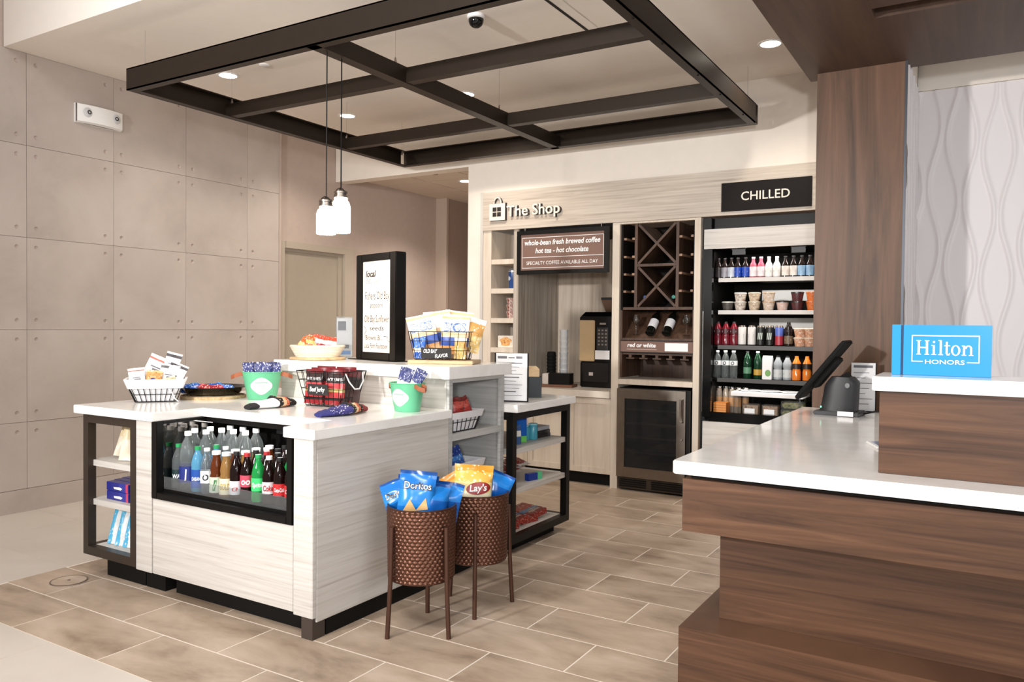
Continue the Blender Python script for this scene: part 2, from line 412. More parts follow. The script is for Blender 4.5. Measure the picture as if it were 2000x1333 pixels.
# ------------------------------------------------------------------ hanging steel frame
hf = thing('hanging_frame', 'large dark bronze steel grid frame hung on wires below the ceiling', 'ceiling frame', (-3.16, 4.5, 3.277))
FX0, FX1, FY0, FY1, FZ0, FZ1 = -4.81, -1.49, 3.09, 5.925, 2.87, 3.01
def chan_x(y, s):   # channel along X, web at y, flanges towards s
    return MB().box(FX0, FX1, min(y, y+s*.008), max(y, y+s*.008), FZ0, FZ1).box(FX0, FX1, min(y, y+s*.06), max(y, y+s*.06), FZ0, FZ0+.008).box(FX0, FX1, min(y, y+s*.06), max(y, y+s*.06), FZ1-.008, FZ1)
def chan_y(x, s):
    return MB().box(min(x, x+s*.008), max(x, x+s*.008), FY0+.061, FY1-.061, FZ0, FZ1).box(min(x, x+s*.06), max(x, x+s*.06), FY0+.061, FY1-.061, FZ0, FZ0+.008).box(min(x, x+s*.06), max(x, x+s*.06), FY0+.061, FY1-.061, FZ1-.008, FZ1)
part('edge_beam', chan_x(FY0, 1), BRONZE, hf); part('edge_beam', chan_x(FY1, -1), BRONZE, hf)
part('edge_beam', chan_y(FX0, 1), BRONZE, hf)
rb = part('edge_beam', chan_y(FX1, -1), BRONZE, hf)
for y in (3.6, 4.0, 4.6, 5.05, 5.6): part('bolt', MB().lathe([(.006, 0), (.006, .006)], (FX1-.02, y, FZ0-.005), 8), BLACK, rb)
part('middle_beam', MB().box(-3.20, -3.125, FY0+.009, FY1-.009, FZ0, FZ0+.10), BRONZE, hf)
for y in (3.86, 5.06):
    part('cross_beam', MB().box(FX0+.009, -3.201, y, y+.065, FZ0+.004, FZ0+.095), BRONZE, hf)
    part('cross_beam', MB().box(-3.124, FX1-.009, y, y+.065, FZ0+.004, FZ0+.095), BRONZE, hf)
for (x, y) in ((FX0+.05, FY0+.1), (FX0+.05, FY1-.1), (FX1-.05, FY0+.1), (FX1-.05, FY1-.1), (-3.16, 3.8), (-3.16, 5.0), (FX0+.05, 3.88), (FX0+.05, 5.08)):
    t = part('hanger_wire', MB().tube([(x, y, FZ0+.12), (x, y, 3.277)], .0015, 6), CHROME, hf)
    part('hanger_clip', MB().lathe([(.008, 0), (.01, .015), (.004, .05)], (x, y, FZ1-.045), 8), STEEL, hf)
part('pendant_canopy', MB().lathe([(.06, 0), (.06, .02), (.045, .04), (.01, .05)], (-3.16, 3.27, FZ0+.10), 20), BLACK, hf, smooth=40)

# pendants
JAR = plain('lit_jar_glass', (255, 247, 236), .2, emit=5.5)
def pendant(y, z0, z1, label):
    t = thing('pendant_lamp', label, 'pendant lamp', (-3.16, y, FZ0), group='jar pendants over the island')
    part('cord', MB().tube([(-3.16, y, z1+.05), (-3.16, y, FZ0-.002)], .0035, 8), BLACK, t, smooth=40)
    h = z1-z0
    part('jar_shade', MB().lathe([(.052, 0), (.054, .006), (.054, h*.72), (.047, h*.86), (.037, h*.93), (.037, h)], (-3.16, y, z0), 28, cap=False), JAR, t, smooth=40)
    s = part('socket_cap', MB().lathe([(.040, 0), (.040, .008), (.036, .010), (.036, .022), (.040, .024), (.040, .034), (.030, .040), (.012, .046), (.008, .052)], (-3.16, y, z1), 24), STEEL, t, smooth=40)
    part('wire_bail', MB().tube([(-3.16+.042*math.cos(a), y-.01, z1+.012+.042*math.sin(a)*1.0) for a in [PI*k/12 for k in range(13)]], .0022, 6), BLACK, s, smooth=60)
    lt = bpy.data.lights.new('pendant_bulb', 'POINT'); lt.energy = 7; lt.color = (1, .88, .72); lt.shadow_soft_size = .05
    lo = bpy.data.objects.new('pendant_bulb_light', lt); COL.objects.link(lo); lo.parent = t; lo.location = (0, 0, z0-.06-FZ0)
pendant(3.215, 1.868, 2.02, 'clear jar pendant lamp hanging lower, the left one of the pair')
pendant(3.33, 1.888, 2.085, 'clear jar pendant lamp hanging higher, the right one of the pair')

# ceiling fittings
LENS = plain('downlight_lens', (255, 244, 226), .3, emit=14)
def downlight(x, y, z, label, power):
    t = thing('ceiling_downlight', label, 'ceiling light', (x, y, z), group='recessed downlights')
    part('trim_ring', MB().lathe([(.085, 0), (.083, -.004), (.066, -.006), (.064, -.002)], seg=32, cap=False), WHITE, t, smooth=40, world=False)
    part('lens', MB().lathe([(.066, -.003), (.066, -.0015)], seg=32), LENS, t, world=False)
    l = bpy.data.lights.new('downlight', 'SPOT'); l.energy = power; l.color = (1, .91, .80); l.spot_size = 2.3; l.spot_blend = .7; l.shadow_soft_size = .07
    o = bpy.data.objects.new('downlight_beam', l); COL.objects.link(o); o.parent = t; o.location = (0, 0, -.02)
downlight(-5.05, 4.08, 3.277, 'round recessed downlight nearest the emergency light on the concrete wall', 38)
downlight(-5.06, 5.41, 3.277, 'round recessed downlight seen behind the pendant cords', 70)
downlight(-3.73, 5.39, 3.277, 'round recessed downlight right of the middle beam of the hanging frame', 75)
downlight(-1.29, 5.435, 3.277, 'round recessed downlight beside the walnut soffit edge', 45)
downlight(-4.90, 7.09, 2.938, 'round recessed downlight in the corridor ceiling', 130)
dm = thing('security_camera', 'black dome security camera on the white ceiling', 'camera', (-2.737, 4.056, 3.277))
part('mount', MB().lathe([(.055, 0), (.055, -.02), (.045, -.025)], seg=24), WHITE, dm, smooth=40, world=False)
part('dome', MB().lathe([(.047, -.025), (.046, -.04), (.038, -.06), (.022, -.073), (.004, -.077)], seg=24), BLACKG, dm, smooth=60, world=False)
solo('sprinkler_cover', MB().lathe([(.04, 0), (.04, -.004), (.036, -.007)], seg=24), WHITE, 'small round white sprinkler cover plate on the ceiling above the left beam', 'sprinkler', (-4.613, 4.054, 3.277), smooth=40)
sk = thing('ceiling_sprinkler', 'small metal sprinkler head under the corridor ceiling', 'sprinkler', (-4.86, 6.48, 2.938))
part('escutcheon', MB().lathe([(.04, 0), (.04, -.004), (.02, -.01)], seg=20), WHITE, sk, world=False, smooth=40)
part('nozzle', MB().lathe([(.012, -.01), (.01, -.03), (.03, -.033), (.03, -.036)], seg=12), plain('aged_brass', (110, 90, 70), .4, .7), sk, world=False)
sd = thing('slot_diffuser', 'long narrow black slot air diffuser in the ceiling', 'air vent', (-2.23, 4.0, 3.277))
part('frame', MB().box(-2.29, -2.17, 3.3, 4.74, 3.272, 3.2765), CEILP, sd)
part('slot', MB().box(-2.255, -2.235, 3.32, 4.72, 3.2695, 3.2718), BLACK, sd)
em = thing('emergency_light', 'white twin-head emergency light on the concrete wall', 'emergency light', (-5.9, 3.55, 2.86))
bd = MB()
prof = []
def bow(u): return .045+.03*(1-(2*u-1)**2)
bd.grid(lambda u, v: (-5.9+bow(u)*min(1, 8*min(v, 1-v)+.55), 3.37+.36*u, 2.865+.145*v), 16, 16)
bd.add([(-5.899, 3.37, 2.865), (-5.899, 3.73, 2.865), (-5.899, 3.73, 3.01), (-5.899, 3.37, 3.01), (-5.875, 3.37, 2.865), (-5.875, 3.73, 2.865), (-5.875, 3.73, 3.01), (-5.875, 3.37, 3.01)], [(0, 1, 5, 4), (1, 2, 6, 5), (2, 3, 7, 6), (3, 0, 4, 7)])
part('housing', bd, WHITE, em, smooth=40)
for yy in (3.445, 3.665):
    hd = MB(); x0 = -5.9+bow((yy-3.37)/.36)
    hd.grid(lambda u, v: (x0+.012*math.cos(v*PI/2), yy+.038*v*math.cos(2*PI*u), 2.945+.038*v*math.sin(2*PI*u)), 20, 4, True)
    lh = part('lamp_head', hd, plain('lamp_head_grey', (200, 200, 202), .25), em, smooth=50)
    part('bulb', MB().grid(lambda u, v: (x0+.014, yy+(.008+.008*v)*math.cos(2*PI*u), 2.945+(.008+.008*v)*math.sin(2*PI*u)), 12, 1, True), CHAR, lh)
pf = thing('picture_frame', 'small dark framed picture on the corridor wall behind the snack basket', 'picture', (-5.695, 8.95, 1.50))
part('frame', MB().box(-5.70, -5.68, 8.80, 9.2, 1.30, 1.60), BLACK, pf)
part('picture', MB().box(-5.6795, -5.676, 8.83, 9.17, 1.33, 1.57), CREAMP, pf)

# ------------------------------------------------------------------ island
def shelf_rack(label, x0, x1, y0, y1, z0, z1, shelves, toe, b=.045, mat=BRONZE2):
    t = thing('display_rack', label, 'display rack', ((x0+x1)/2, y0, 0))
    for x in (x0, x1-b):
        for y in (y0, y1-b): part('post', MB().box(x, x+b, y, y+b, z0, z1), mat, t)
    for z in (z0, z1-b):
        for y in (y0, y1-b): part('rail', MB().box(x0+b, x1-b, y, y+b, z, z+b), mat, t)
        for x in (x0, x1-b): part('rail', MB().box(x, x+b, y0+b, y1-b, z, z+b), mat, t)
    for z in shelves: part('shelf', MB().box(x0+.012, x1-.012, y0+.03, y1-.02, z-.032, z), MATS['washed_wood'], t, label='pale washed wood shelf')
    part('bottom_board', MB().box(x0+b, x1-b, y0+b, y1-b, z0+b-.012, z0+b), MATS['washed_wood'], t)
    part('toe_kick', MB().box(*toe), BLACKM, t)
    return t
shelf_rack('open bronze metal rack at the left end of the island holding boxes and snacks', -4.185, -3.72, 2.44, 3.30, .112, .872, (.622, .41), (-4.06, -3.722, 2.50, 3.25, 0, .111))
ic = thing('island_cabinet', 'pale washed wood island cabinet wrapped around the open cooler', 'cabinet', (-3.0, 2.5, 0))
part('post_panel', MB().box(-3.716, -3.587, 2.44, 3.40, .104, .872), WASH, ic, bevel=.002)
part('front_panel', MB().box(-3.583, -2.590, 2.444, 2.464, .104, .484), WASH, ic, bevel=.002)
part('corner_panel', MB().box(-2.585, -2.468, 2.44, 2.462, .096, .872), WASH, ic, bevel=.002)
part('side_panel', MB().box(-2.486, -2.465, 2.463, 3.425, .076, .872), WASH, ic, bevel=.002)
part('bottom_board', MB().box(-3.58, -2.49, 2.47, 3.40, .10, .12), WASHD, ic)
part('toe_kick', MB().box(-3.50, -2.53, 2.52, 3.40, 0, .103), BLACKM, ic)
part('toe_kick', MB().box(-3.714, -3.56, 2.50, 3.40, 0, .103), BLACKM, ic)
part('toe_kick', MB().box(-2.53, -2.475, 2.53, 3.425, 0, .076), BLACKM, ic)
part('corner_foot', MB().box(-2.54, -2.474, 2.446, 2.52, 0, .096), plain('dark_foot', (64, 54, 48), .5), ic)
top = [(-4.245, 2.42), (-3.555, 2.42), (-3.555, 2.715), (-2.632, 2.715), (-2.632, 2.42), (-2.443, 2.42), (-2.443, 3.425), (-3.76, 3.425), (-3.76, 3.98), (-4.245, 3.98)]
solo('island_countertop', MB().prism([(x+3.3, y-2.42) for x, y in top], 0, .045), QUARTZ, 'white quartz countertop with a notch above the open cooler', 'countertop', (-3.3, 2.42, .873), bevel=.003)
oc = thing('open_cooler', 'black open-front drinks cooler built into the island front', 'cooler', (-3.09, 2.45, .486))
cx0, cx1 = -3.583, -2.592
frm = MB().box(cx0, cx0+.042, 2.436, 2.475, .486, .871).box(cx1-.035, cx1, 2.436, 2.475, .486, .871).box(cx0+.042, cx1-.035, 2.436, 2.475, .486, .518)
part('front_frame', frm, BLACK, oc, bevel=.002)
MIRR = plain('dark_mirror', (120, 116, 112), .06, 1)
part('inner_side', MB().box(cx0+.001, cx0+.04, 2.476, 3.10, .486, .871), MIRR, oc)
part('inner_side', MB().box(cx1-.034, cx1-.001, 2.476, 3.10, .486, .871), BLACK, oc)
part('inner_back', MB().box(cx0+.041, cx1-.035, 2.98, 3.10, .486, .871), BLACK, oc)
part('deck', MB().box(cx0+.041, cx1-.035, 2.476, 2.98, .488, .532), BLACK, oc)
part('canopy', MB().box(cx0+.041, cx1-.035, 2.73, 2.979, .845, .871), BLACK, oc)
part('shelf_rail', MB().box(-3.2, cx1-.036, 2.90, 2.979, .79, .81), CHAR, oc)
part('edge_strip', MB().box(-3.56, -3.541, 2.476, 2.729, .858, .8715), BLACK, oc)
part('glass_guard', MB().box(cx0+.043, cx1-.036, 2.478, 2.483, .518, .592), ACRYL, oc)
lt = bpy.data.lights.new('cooler_led', 'AREA'); lt.shape = 'RECTANGLE'; lt.size = .9; lt.size_y = .03; lt.energy = 1.6; lt.color = (1, .97, .93)
lo = bpy.data.objects.new('cooler_led_light', lt); COL.objects.link(lo); lo.parent = oc; lo.location = (0, .31, .355); lo.rotation_euler = (math.radians(-25), 0, 0)

sc = thing('shelf_cabinet', 'tall grey washed cabinet with open side shelves under the raised counter', 'cabinet', (-3.1, 3.43, 0))
X0, X1, Y0, Y1 = -3.74, -2.465, 3.428, 3.985
part('front_panel', MB().box(X0, X1-.021, Y0, Y0+.02, .09, 1.078), WASH, sc)
part('back_panel', MB().box(X0, X1-.021, Y1-.02, Y1, .09, 1.078), WASHD, sc)
part('end_panel', MB().box(X0, X0+.02, Y0+.021, Y1-.021, .09, 1.078), WASHD, sc)
part('inner_wall', MB().box(-2.92, -2.90, Y0+.021, Y1-.021, .44, 1.078), WASHD, sc)
part('stile', MB().box(X1-.02, X1, Y0, Y0+.032, .09, 1.078), WASHD, sc, bevel=.001)
part('stile', MB().box(X1-.02, X1, Y1-.038, Y1, .09, 1.078), WASHD, sc, bevel=.001)
part('top_rail', MB().box(X1-.02, X1, Y0+.033, Y1-.039, 1.058, 1.078), WASHD, sc)
part('shelf', MB().box(-2.9, X1, Y0+.033, Y1-.039, .742, .78), WASHD, sc, bevel=.001)
part('shelf', MB().box(-2.9, X1, Y0+.033, Y1-.039, .44, .478), WASHD, sc, bevel=.001)
dd = part('door', MB().box(X1, X1+.012, Y0+.02, Y1-.01, .095, .436).box(X1+.012, X1+.018, Y0+.02, Y0+.075, .095, .436).box(X1+.012, X1+.018, Y1-.065, Y1-.01, .095, .436).box(X1+.012, X1+.018, Y0+.075, Y1-.065, .38, .436).box(X1+.012, X1+.018, Y0+.075, Y1-.065, .095, .15), WASHD, sc)
part('toe_kick', MB().box(X0+.05, X1-.02, Y0, Y1, 0, .09), BLACKM, sc)
solo('raised_countertop', MB().box(-.665, .665, -.32, .32, 0, .067), QUARTZ, 'raised white quartz shelf top carrying the framed menu board', 'countertop', (-3.105, 3.71, 1.08), bevel=.003)
shelf_rack('open dark metal rack at the right end of the island holding toiletries', -3.05, -2.405, 3.99, 4.735, .062, .852, (.628, .388), (-2.95, -2.47, 3.99, 4.64, 0, .062), .045, BLACK)
solo('wing_countertop', MB().box(-.36, .36, -.385, .385, 0, .047), QUARTZ, 'low white quartz top at the far right end of the island', 'countertop', (-2.735, 4.375, .853), bevel=.003)

# ------------------------------------------------------------------ reception desk
rd = thing('reception_desk', 'stepped dark walnut reception desk in the right foreground', 'reception desk', (0, 3.5, 0))
def L(x0, x1, y0, y1, d, z0, z1):
    return MB().prism([(x0, y0), (x1, y0), (x1, y0+d), (x0+d, y0+d), (x0+d, y1), (x0, y1)], z0, z1)
part('apron', L(-.99, 1.8, 2.90, 5.34, .06, .594, .794), WALH, rd, bevel=.001)
part('shadow_gap', L(-.965, 1.8, 2.925, 5.34, .05, .795, .809), BLACKM, rd)
part('body', L(-.888, 1.8, 3.058, 5.34, .08, .2295, .80), WALH, rd)
part('base_step', L(-.994, 1.8, 2.887, 5.34, .25, 0, .229), WALH, rd, bevel=.001)
part('ledge_panel', MB().box(-.328, 1.8, 3.05, 3.12, .862, 1.153), WALH, rd, bevel=.001)
def roundcorner(x, y, r, a0, n=6): return [(x+r*math.cos(a0+PI/2*k/n), y+r*math.sin(a0+PI/2*k/n)) for k in range(n+1)]
pl = roundcorner(-1.03+.02, 2.885+.02, .02, PI)+[(1.8, 2.885), (1.8, 3.62), (-.22, 3.62), (-.22, 5.345), (-1.03, 5.345)]
solo('reception_countertop', MB().prism([(x, y-3.5) for x, y in pl], 0, .05), QUARTZ, 'wide white quartz reception counter with rounded corner in the foreground', 'countertop', (0, 3.5, .811), bevel=.004)
solo('reception_ledge', MB().box(-.35, 1.8, -.16, .16, 0, .05), QUARTZ, 'raised white quartz ledge carrying the blue sign', 'countertop', (0, 3.18, 1.154), bevel=.003)

# ------------------------------------------------------------------ wall unit: fascia, cubbies, coffee niche, wine column
wu = thing('wall_unit', 'pale wood wall unit with cubbies, coffee niche and wine column', 'wall unit', (-3.0, 6.15, 0))
part('fascia', MB().box(-4.045, -1.06, 6.135, 6.168, 2.246, 2.597), WASHW, wu, label='pale washed wood fascia board across the top')
part('end_return', MB().box(-4.075, -4.046, 6.14, 6.168, .0, 2.602), plain('grey_edge', (196, 190, 184), .6), wu)
part('stile', MB().box(-4.045, -3.958, 6.15, 6.55, 0, 2.245), TAUPEW, wu)
part('cubby_back', MB().box(-3.957, -3.716, 6.50, 6.55, .82, 2.245), WASHV, wu)
for z in (1.933, 1.665, 1.393, 1.12): part('cubby_shelf', MB().box(-3.957, -3.716, 6.152, 6.499, z, z+.045), TAUPEW, wu)
part('divider', MB().box(-3.715, -3.664, 6.15, 6.95, .82, 2.245), WASHV, wu)
part('niche_back', MB().box(-3.663, -2.741, 6.93, 6.96, .82, 2.245), grain('niche_wood', [(178, 160, 142), (206, 190, 172), (220, 206, 190)], (34, 34, 1.2), .5), wu)
part('niche_ceiling', MB().box(-3.663, -2.741, 6.17, 6.93, 2.20, 2.245), BLACKM, wu)
part('divider', MB().box(-2.739, -2.674, 6.15, 6.95, 0, 2.245), TAUPEW, wu)
part('stile', MB().box(-2.028, -1.978, 6.15, 6.95, 0, 2.245), TAUPEW, wu)
part('toe_kick', MB().box(-3.957, -2.741, 6.22, 6.95, 0, .10), BLACKM, wu)
part('base_body', MB().box(-3.957, -2.741, 6.19, 6.95, .101, .758), TAUPEW, wu)
for x0, x1 in ((-3.955, -3.56), (-3.555, -3.15), (-3.145, -2.745)):
    d = MB().box(x0, x1, 6.172, 6.189, .105, .752)
    for a in ((x0, x0+.05, .105, .752), (x1-.05, x1, .105, .752), (x0+.05, x1-.05, .702, .752), (x0+.05, x1-.05, .105, .155)): d.box(a[0], a[1], 6.162, 6.172, a[2], a[3])
    part('cabinet_door', d, TAUPEW, wu, label='taupe shaker cabinet door')
# wine column
part('wine_back', MB().box(-2.673, -2.029, 6.60, 6.64, .87, 1.50), DARKW, wu)
part('rack_back', MB().box(-2.673, -2.029, 6.60, 6.64, 1.501, 2.245), plain('shaded_wood', (22, 16, 13), .7, spec=.2), wu)  # near black stands for shade in the rack cells, upper lining too
SHADEDW = MATS['shaded_wood']
part('wine_lining', MB().box(-2.673, -2.655, 6.18, 6.60, 1.51, 2.245), SHADEDW, wu)
part('wine_lining', MB().box(-2.673, -2.655, 6.18, 6.60, .94, 1.509), DARKW, wu)
part('wine_lining', MB().box(-2.047, -2.029, 6.18, 6.60, 1.51, 2.245), SHADEDW, wu)
part('wine_lining', MB().box(-2.047, -2.029, 6.18, 6.60, .94, 1.509), DARKW, wu)
part('top_rail', MB().box(-2.673, -2.029, 6.15, 6.20, 2.23, 2.245), TAUPEW, wu)
part('rack_upright', MB().box(-2.555, -2.530, 6.19, 6.60, 1.535, 2.229), DARKW, wu)
part('rack_upright', MB().box(-2.195, -2.170, 6.19, 6.60, 1.535, 2.229), DARKW, wu)
part('rack_shelf', MB().box(-2.529, -2.196, 6.19, 6.60, 1.872, 1.894), DARKW, wu)
part('rack_shelf', MB().box(-2.654, -2.048, 6.19, 6.60, 1.512, 1.534), DARKW, wu)
def slab(a, b, t=.02, y0=6.195, y1=6.60):
    (xa, za), (xb, zb) = a, b; l = math.hypot(xb-xa, zb-za); nx, nz = -(zb-za)/l*t/2, (xb-xa)/l*t/2
    p = [(xa+nx, za+nz), (xb+nx, zb+nz), (xb-nx, zb-nz), (xa-nx, za-nz)]
    return MB().add([(x, y0, z) for x, z in p]+[(x, y1, z) for x, z in p], [(0,1,2,3),(7,6,5,4),(0,4,5,1),(1,5,6,2),(2,6,7,3),(3,7,4,0)])
for z0, z1 in ((1.54, 1.868), (1.898, 2.224)):
    part('cross_board', slab((-2.524, z0), (-2.201, z1)), DARKW, wu); part('cross_board', slab((-2.524, z1), (-2.201, z0), y0=6.198, y1=6.597), DARKW, wu)
for z in (2.108, 1.958, 1.811, 1.666):
    for x in (-2.644, -2.567, -2.158, -2.059): part('bottle_peg', MB().box(x-.013, x+.013, 6.195, 6.50, z-.009, z+.009), plain('peg_wood', (150, 116, 92), .5), wu)
part('display_ramp', MB().add([(-2.654, 6.22, 1.262), (-2.048, 6.22, 1.262), (-2.048, 6.46, 1.505), (-2.654, 6.46, 1.505), (-2.654, 6.22, 1.24), (-2.048, 6.22, 1.24), (-2.048, 6.475, 1.485), (-2.654, 6.475, 1.485)], [(0,1,2,3),(7,6,5,4),(0,4,5,1),(1,5,6,2),(2,6,7,3),(3,7,4,0)]), DARKW, wu)
part('ramp_lip', MB().box(-2.655, -2.046, 6.185, 6.215, 1.235, 1.275), DARKW, wu)
part('hanger_board', MB().box(-2.654, -2.048, 6.19, 6.60, 1.135, 1.155), DARKW, wu)
for k in range(5):
    x = -2.585+.118*k
    part('glass_rail', MB().box(x-.012, x+.012, 6.19, 6.55, 1.112, 1.134).box(x-.036, x+.036, 6.19, 6.55, 1.100, 1.111), DARKW, wu)
part('lower_shelf', MB().box(-2.673, -2.029, 6.15, 6.60, .885, .928), TAUPEW, wu)
solo('coffee_countertop', MB().box(-.608, .608, -.41, .40, 0, .058), cloudy('beige_quartz', [(205, 192, 176), (214, 203, 188), (220, 210, 197)], 6, .25, 0), 'beige counter along the coffee niche', 'countertop', (-3.349, 6.53, .7595), bevel=.003)

# signs on the wall unit
sg = thing('shop_sign', 'raised cream bag emblem and shop name letters on the fascia', 'sign', (-3.87, 6.13, 2.33))
SIGNW = plain('sign_cream', (226, 214, 200), .5); SIGNB = plain('sign_side', (36, 30, 27), .5)
bg = MB()
bx0, bx1, bz0, bz1 = -3.958, -3.79, 2.332, 2.485
bg.box(bx0, bx1, 6.112, 6.134, bz0, bz1)
part('bag_backer', MB().box(bx0+.006, bx1+.009, 6.120, 6.134, bz0-.003, bz1+.003), SIGNB, sg)
part('bag_face', MB().box(bx0, bx1, 6.110, 6.119, bz0, bz1), SIGNW, sg)
for i in (0, 1):
    for j in (0, 1):
        x = -3.921+.048*i; z = 2.366+.046*j
        part('bag_window', MB().box(x, x+.042, 6.108, 6.1098, z, z+.039), SIGNB, sg)
part('bag_handle', MB().tube([(-3.874+.038*math.cos(a), 6.116, 2.487+.052*math.sin(a)) for a in [PI*k/14 for k in range(15)]], .007, 8), SIGNW, sg, smooth=50)
part('bag_handle_shadow', MB().tube([(-3.866+.038*math.cos(a), 6.127, 2.487+.050*math.sin(a)) for a in [PI*k/14 for k in range(15)]], .006, 8), SIGNB, sg, smooth=50)
def wtext(parent, name, s, x, y, z, mat, width=None, height=None, bold=0, shear=0, d=0, center=False, label=None, rot=0):
    mb = textmb(s, width, height, bold, shear, fn=lambda a, b: (x+a, y, z+b), center=center, rot=rot)
    if d: mb = extrude_y(mb, d)
    return part(name, mb, mat, parent, label=label)
wtext(sg, 'letters', 'The Shop', -3.772, 6.110, 2.362, SIGNW, width=.545, height=.098, bold=.012, d=.008)
wtext(sg, 'letter_backs', 'The Shop', -3.764, 6.1185, 2.360, SIGNB, width=.545, height=.098, bold=.016, d=.015)
cs = thing('chilled_sign', 'black rectangular sign reading CHILLED on the fascia', 'sign', (-1.475, 6.13, 2.27))
part('board', MB().box(-1.81, -1.14, 6.122, 6.134, 2.274, 2.495), plain('sign_black', (24, 19, 18), .6, spec=.15), cs)
wtext(cs, 'letters', 'CHILLED', -1.475, 6.1205, 2.352, SIGNW, width=.362, height=.068, bold=.008, center=True)
kf = thing('coffee_sign', 'hanging brown coffee sign in a black frame above the niche', 'sign', (-3.2, 6.14, 1.83))
kx0, kx1, kz0, kz1 = -3.645, -2.755, 1.828, 2.215
part('frame', MB().box(kx0, kx1, 6.085, 6.130, kz0, kz0+.035).box(kx0, kx1, 6.085, 6.130, kz1-.035, kz1).box(kx0, kx0+.035, 6.085, 6.130, kz0+.035, kz1-.035).box(kx1-.035, kx1, 6.085, 6.130, kz0+.035, kz1-.035), BLACK, kf, bevel=.002)
part('face', MB().box(kx0+.035, kx1-.035, 6.100, 6.128, kz0+.035, kz1-.035), plain('sign_brown', (124, 98, 88), .18), kf)
ln = MB().box(-3.595, -2.80, 6.0985, 6.0995, 2.150, 2.154).box(-3.595, -2.80, 6.0985, 6.0995, 1.976, 1.980).box(-3.595, -2.80, 6.0985, 6.0995, 1.882, 1.886).box(-3.597, -3.594, 6.0985, 6.0995, 1.882, 2.152).box(-2.801, -2.797, 6.0985, 6.0995, 1.882, 2.152)
part('border_line', ln, WHITE, kf)
wtext(kf, 'lettering', 'whole-bean fresh brewed coffee', -3.2, 6.0984, 2.087, WHITE, width=.74, height=.046, bold=.02, shear=.2, center=True)
wtext(kf, 'lettering', 'hot tea - hot chocolate', -3.2, 6.0984, 2.014, WHITE, width=.52, height=.046, bold=.02, shear=.2, center=True)
wtext(kf, 'lettering', 'SPECIALTY COFFEE AVAILABLE ALL DAY', -3.2, 6.0984, 1.912, WHITE, width=.70, height=.032, center=True)
for x in (-3.58, -2.83): part('hook', MB().tube([(x, 6.12, 2.215), (x, 6.12, 2.25)], .003, 6), STEEL, kf)
rw = thing('wine_sign', 'brown strip sign reading red or white on the wine column', 'sign', (-2.34, 6.18, 1.16))
part('strip', MB().box(-2.66, -2.035, 6.165, 6.183, 1.160, 1.250), plain('sign_brown', (124, 98, 88), .18), rw)
part('rail', MB().box(-2.662, -2.033, 6.163, 6.184, 1.2505, 1.258).box(-2.662, -2.033, 6.163, 6.184, 1.152, 1.1595), BLACK, rw)
wtext(rw, 'lettering', 'red or white', -2.475, 6.1645, 1.201, WHITE, width=.25, height=.034, bold=.03, shear=.15, center=True)
part('small_line', MB().box(-2.605, -2.34, 6.1638, 6.1645, 1.180, 1.184), plain('pale_line', (190, 170, 160), .5), rw)
part('price_card', MB().box(-2.27, -2.075, 6.160, 6.1645, 1.172, 1.238), PAPER, rw)

# ------------------------------------------------------------------ wine cooler
wn = thing('wine_cooler', 'stainless steel wine cooler with dark glass door under the wine column', 'wine cooler', (-2.35, 6.1, 0))
part('cabinet', MB().box(-2.655, -2.04, 6.145, 6.60, .015, .86), BLACK, wn)
dx0, dx1 = -2.662, -2.068
dw = part('door', MB().box(dx0, dx0+.07, 6.10, 6.144, .115, .855).box(dx1-.075, dx1, 6.10, 6.144, .115, .855).box(dx0+.07, dx1-.075, 6.10, 6.144, .772, .855).box(dx0+.07, dx1-.075, 6.10, 6.144, .115, .20), STEEL, wn, bevel=.002)
part('glass', MB().box(dx0+.07, dx1-.075, 6.112, 6.12, .20, .772), plain('smoked_glass', (150, 150, 152), .03, trans=.95, ior=1.3), dw)
part('handle', MB().tube([(-2.095, 6.10, .79), (-2.095, 6.065, .79), (-2.095, 6.065, .61), (-2.095, 6.10, .61)], .009, 10), CHROME, dw, smooth=50)
part('lock', MB().lathe([(.008, 0), (.008, .01)], (-2.095, 6.09, .46), 12), CHROME, dw)
for z in (.69, .575, .46, .335): part('shelf', MB().box(-2.585, -2.15, 6.1215, 6.143, z-.016, z), plain('shelf_steel', (120, 112, 104), .35, .8), wn)
part('grille', MB().box(-2.655, -2.045, 6.12, 6.144, .02, .108), plain('dark_steel', (84, 76, 68), .4, .8), wn)
for gx0, gx1 in ((-2.635, -2.40), (-2.355, -2.07)):
    for k in range(4): part('louver', MB().box(gx0, gx1, 6.110, 6.1195, .034+.018*k, .043+.018*k), BLACK, wn)
part('hinge_strip', MB().box(-2.062, -2.036, 6.105, 6.143, .09, .86), BLACK, wn)

# ------------------------------------------------------------------ chilled open fridge
fg = thing('chilled_fridge', 'tall black open fridge stocked with drinks under the CHILLED sign', 'fridge', (-1.5, 6.2, 0))
part('case_side', MB().box(-1.972, -1.905, 6.19, 6.94, .02, 2.24), BLACK, fg)
part('case_side', MB().box(-1.06, -1.0, 6.19, 6.94, .02, 2.24), BLACK, fg)
part('case_back', MB().box(-1.904, -1.061, 6.86, 6.94, .02, 2.24), BLACKM, fg)
part('case_top', MB().box(-1.904, -1.061, 6.25, 6.859, 2.0, 2.24), BLACK, fg)
part('header_panel', MB().box(-1.955, -1.01, 6.165, 6.189, 1.992, 2.148), WASH, fg, label='pale washed wood header panel')
part('lower_panel', MB().box(-1.948, -1.01, 6.165, 6.189, .12, .622), WASH, fg, label='pale washed wood kick panel')
part('case_floor', MB().box(-1.904, -1.061, 6.21, 6.859, .03, .685), BLACK, fg)
part('front_lip', MB().box(-1.935, -1.03, 6.18, 6.209, .63, .70), BLACKG, fg)
part('door_stile', MB().box(-1.945, -1.88, 6.14, 6.185, .66, 1.985), BLACKG, fg)
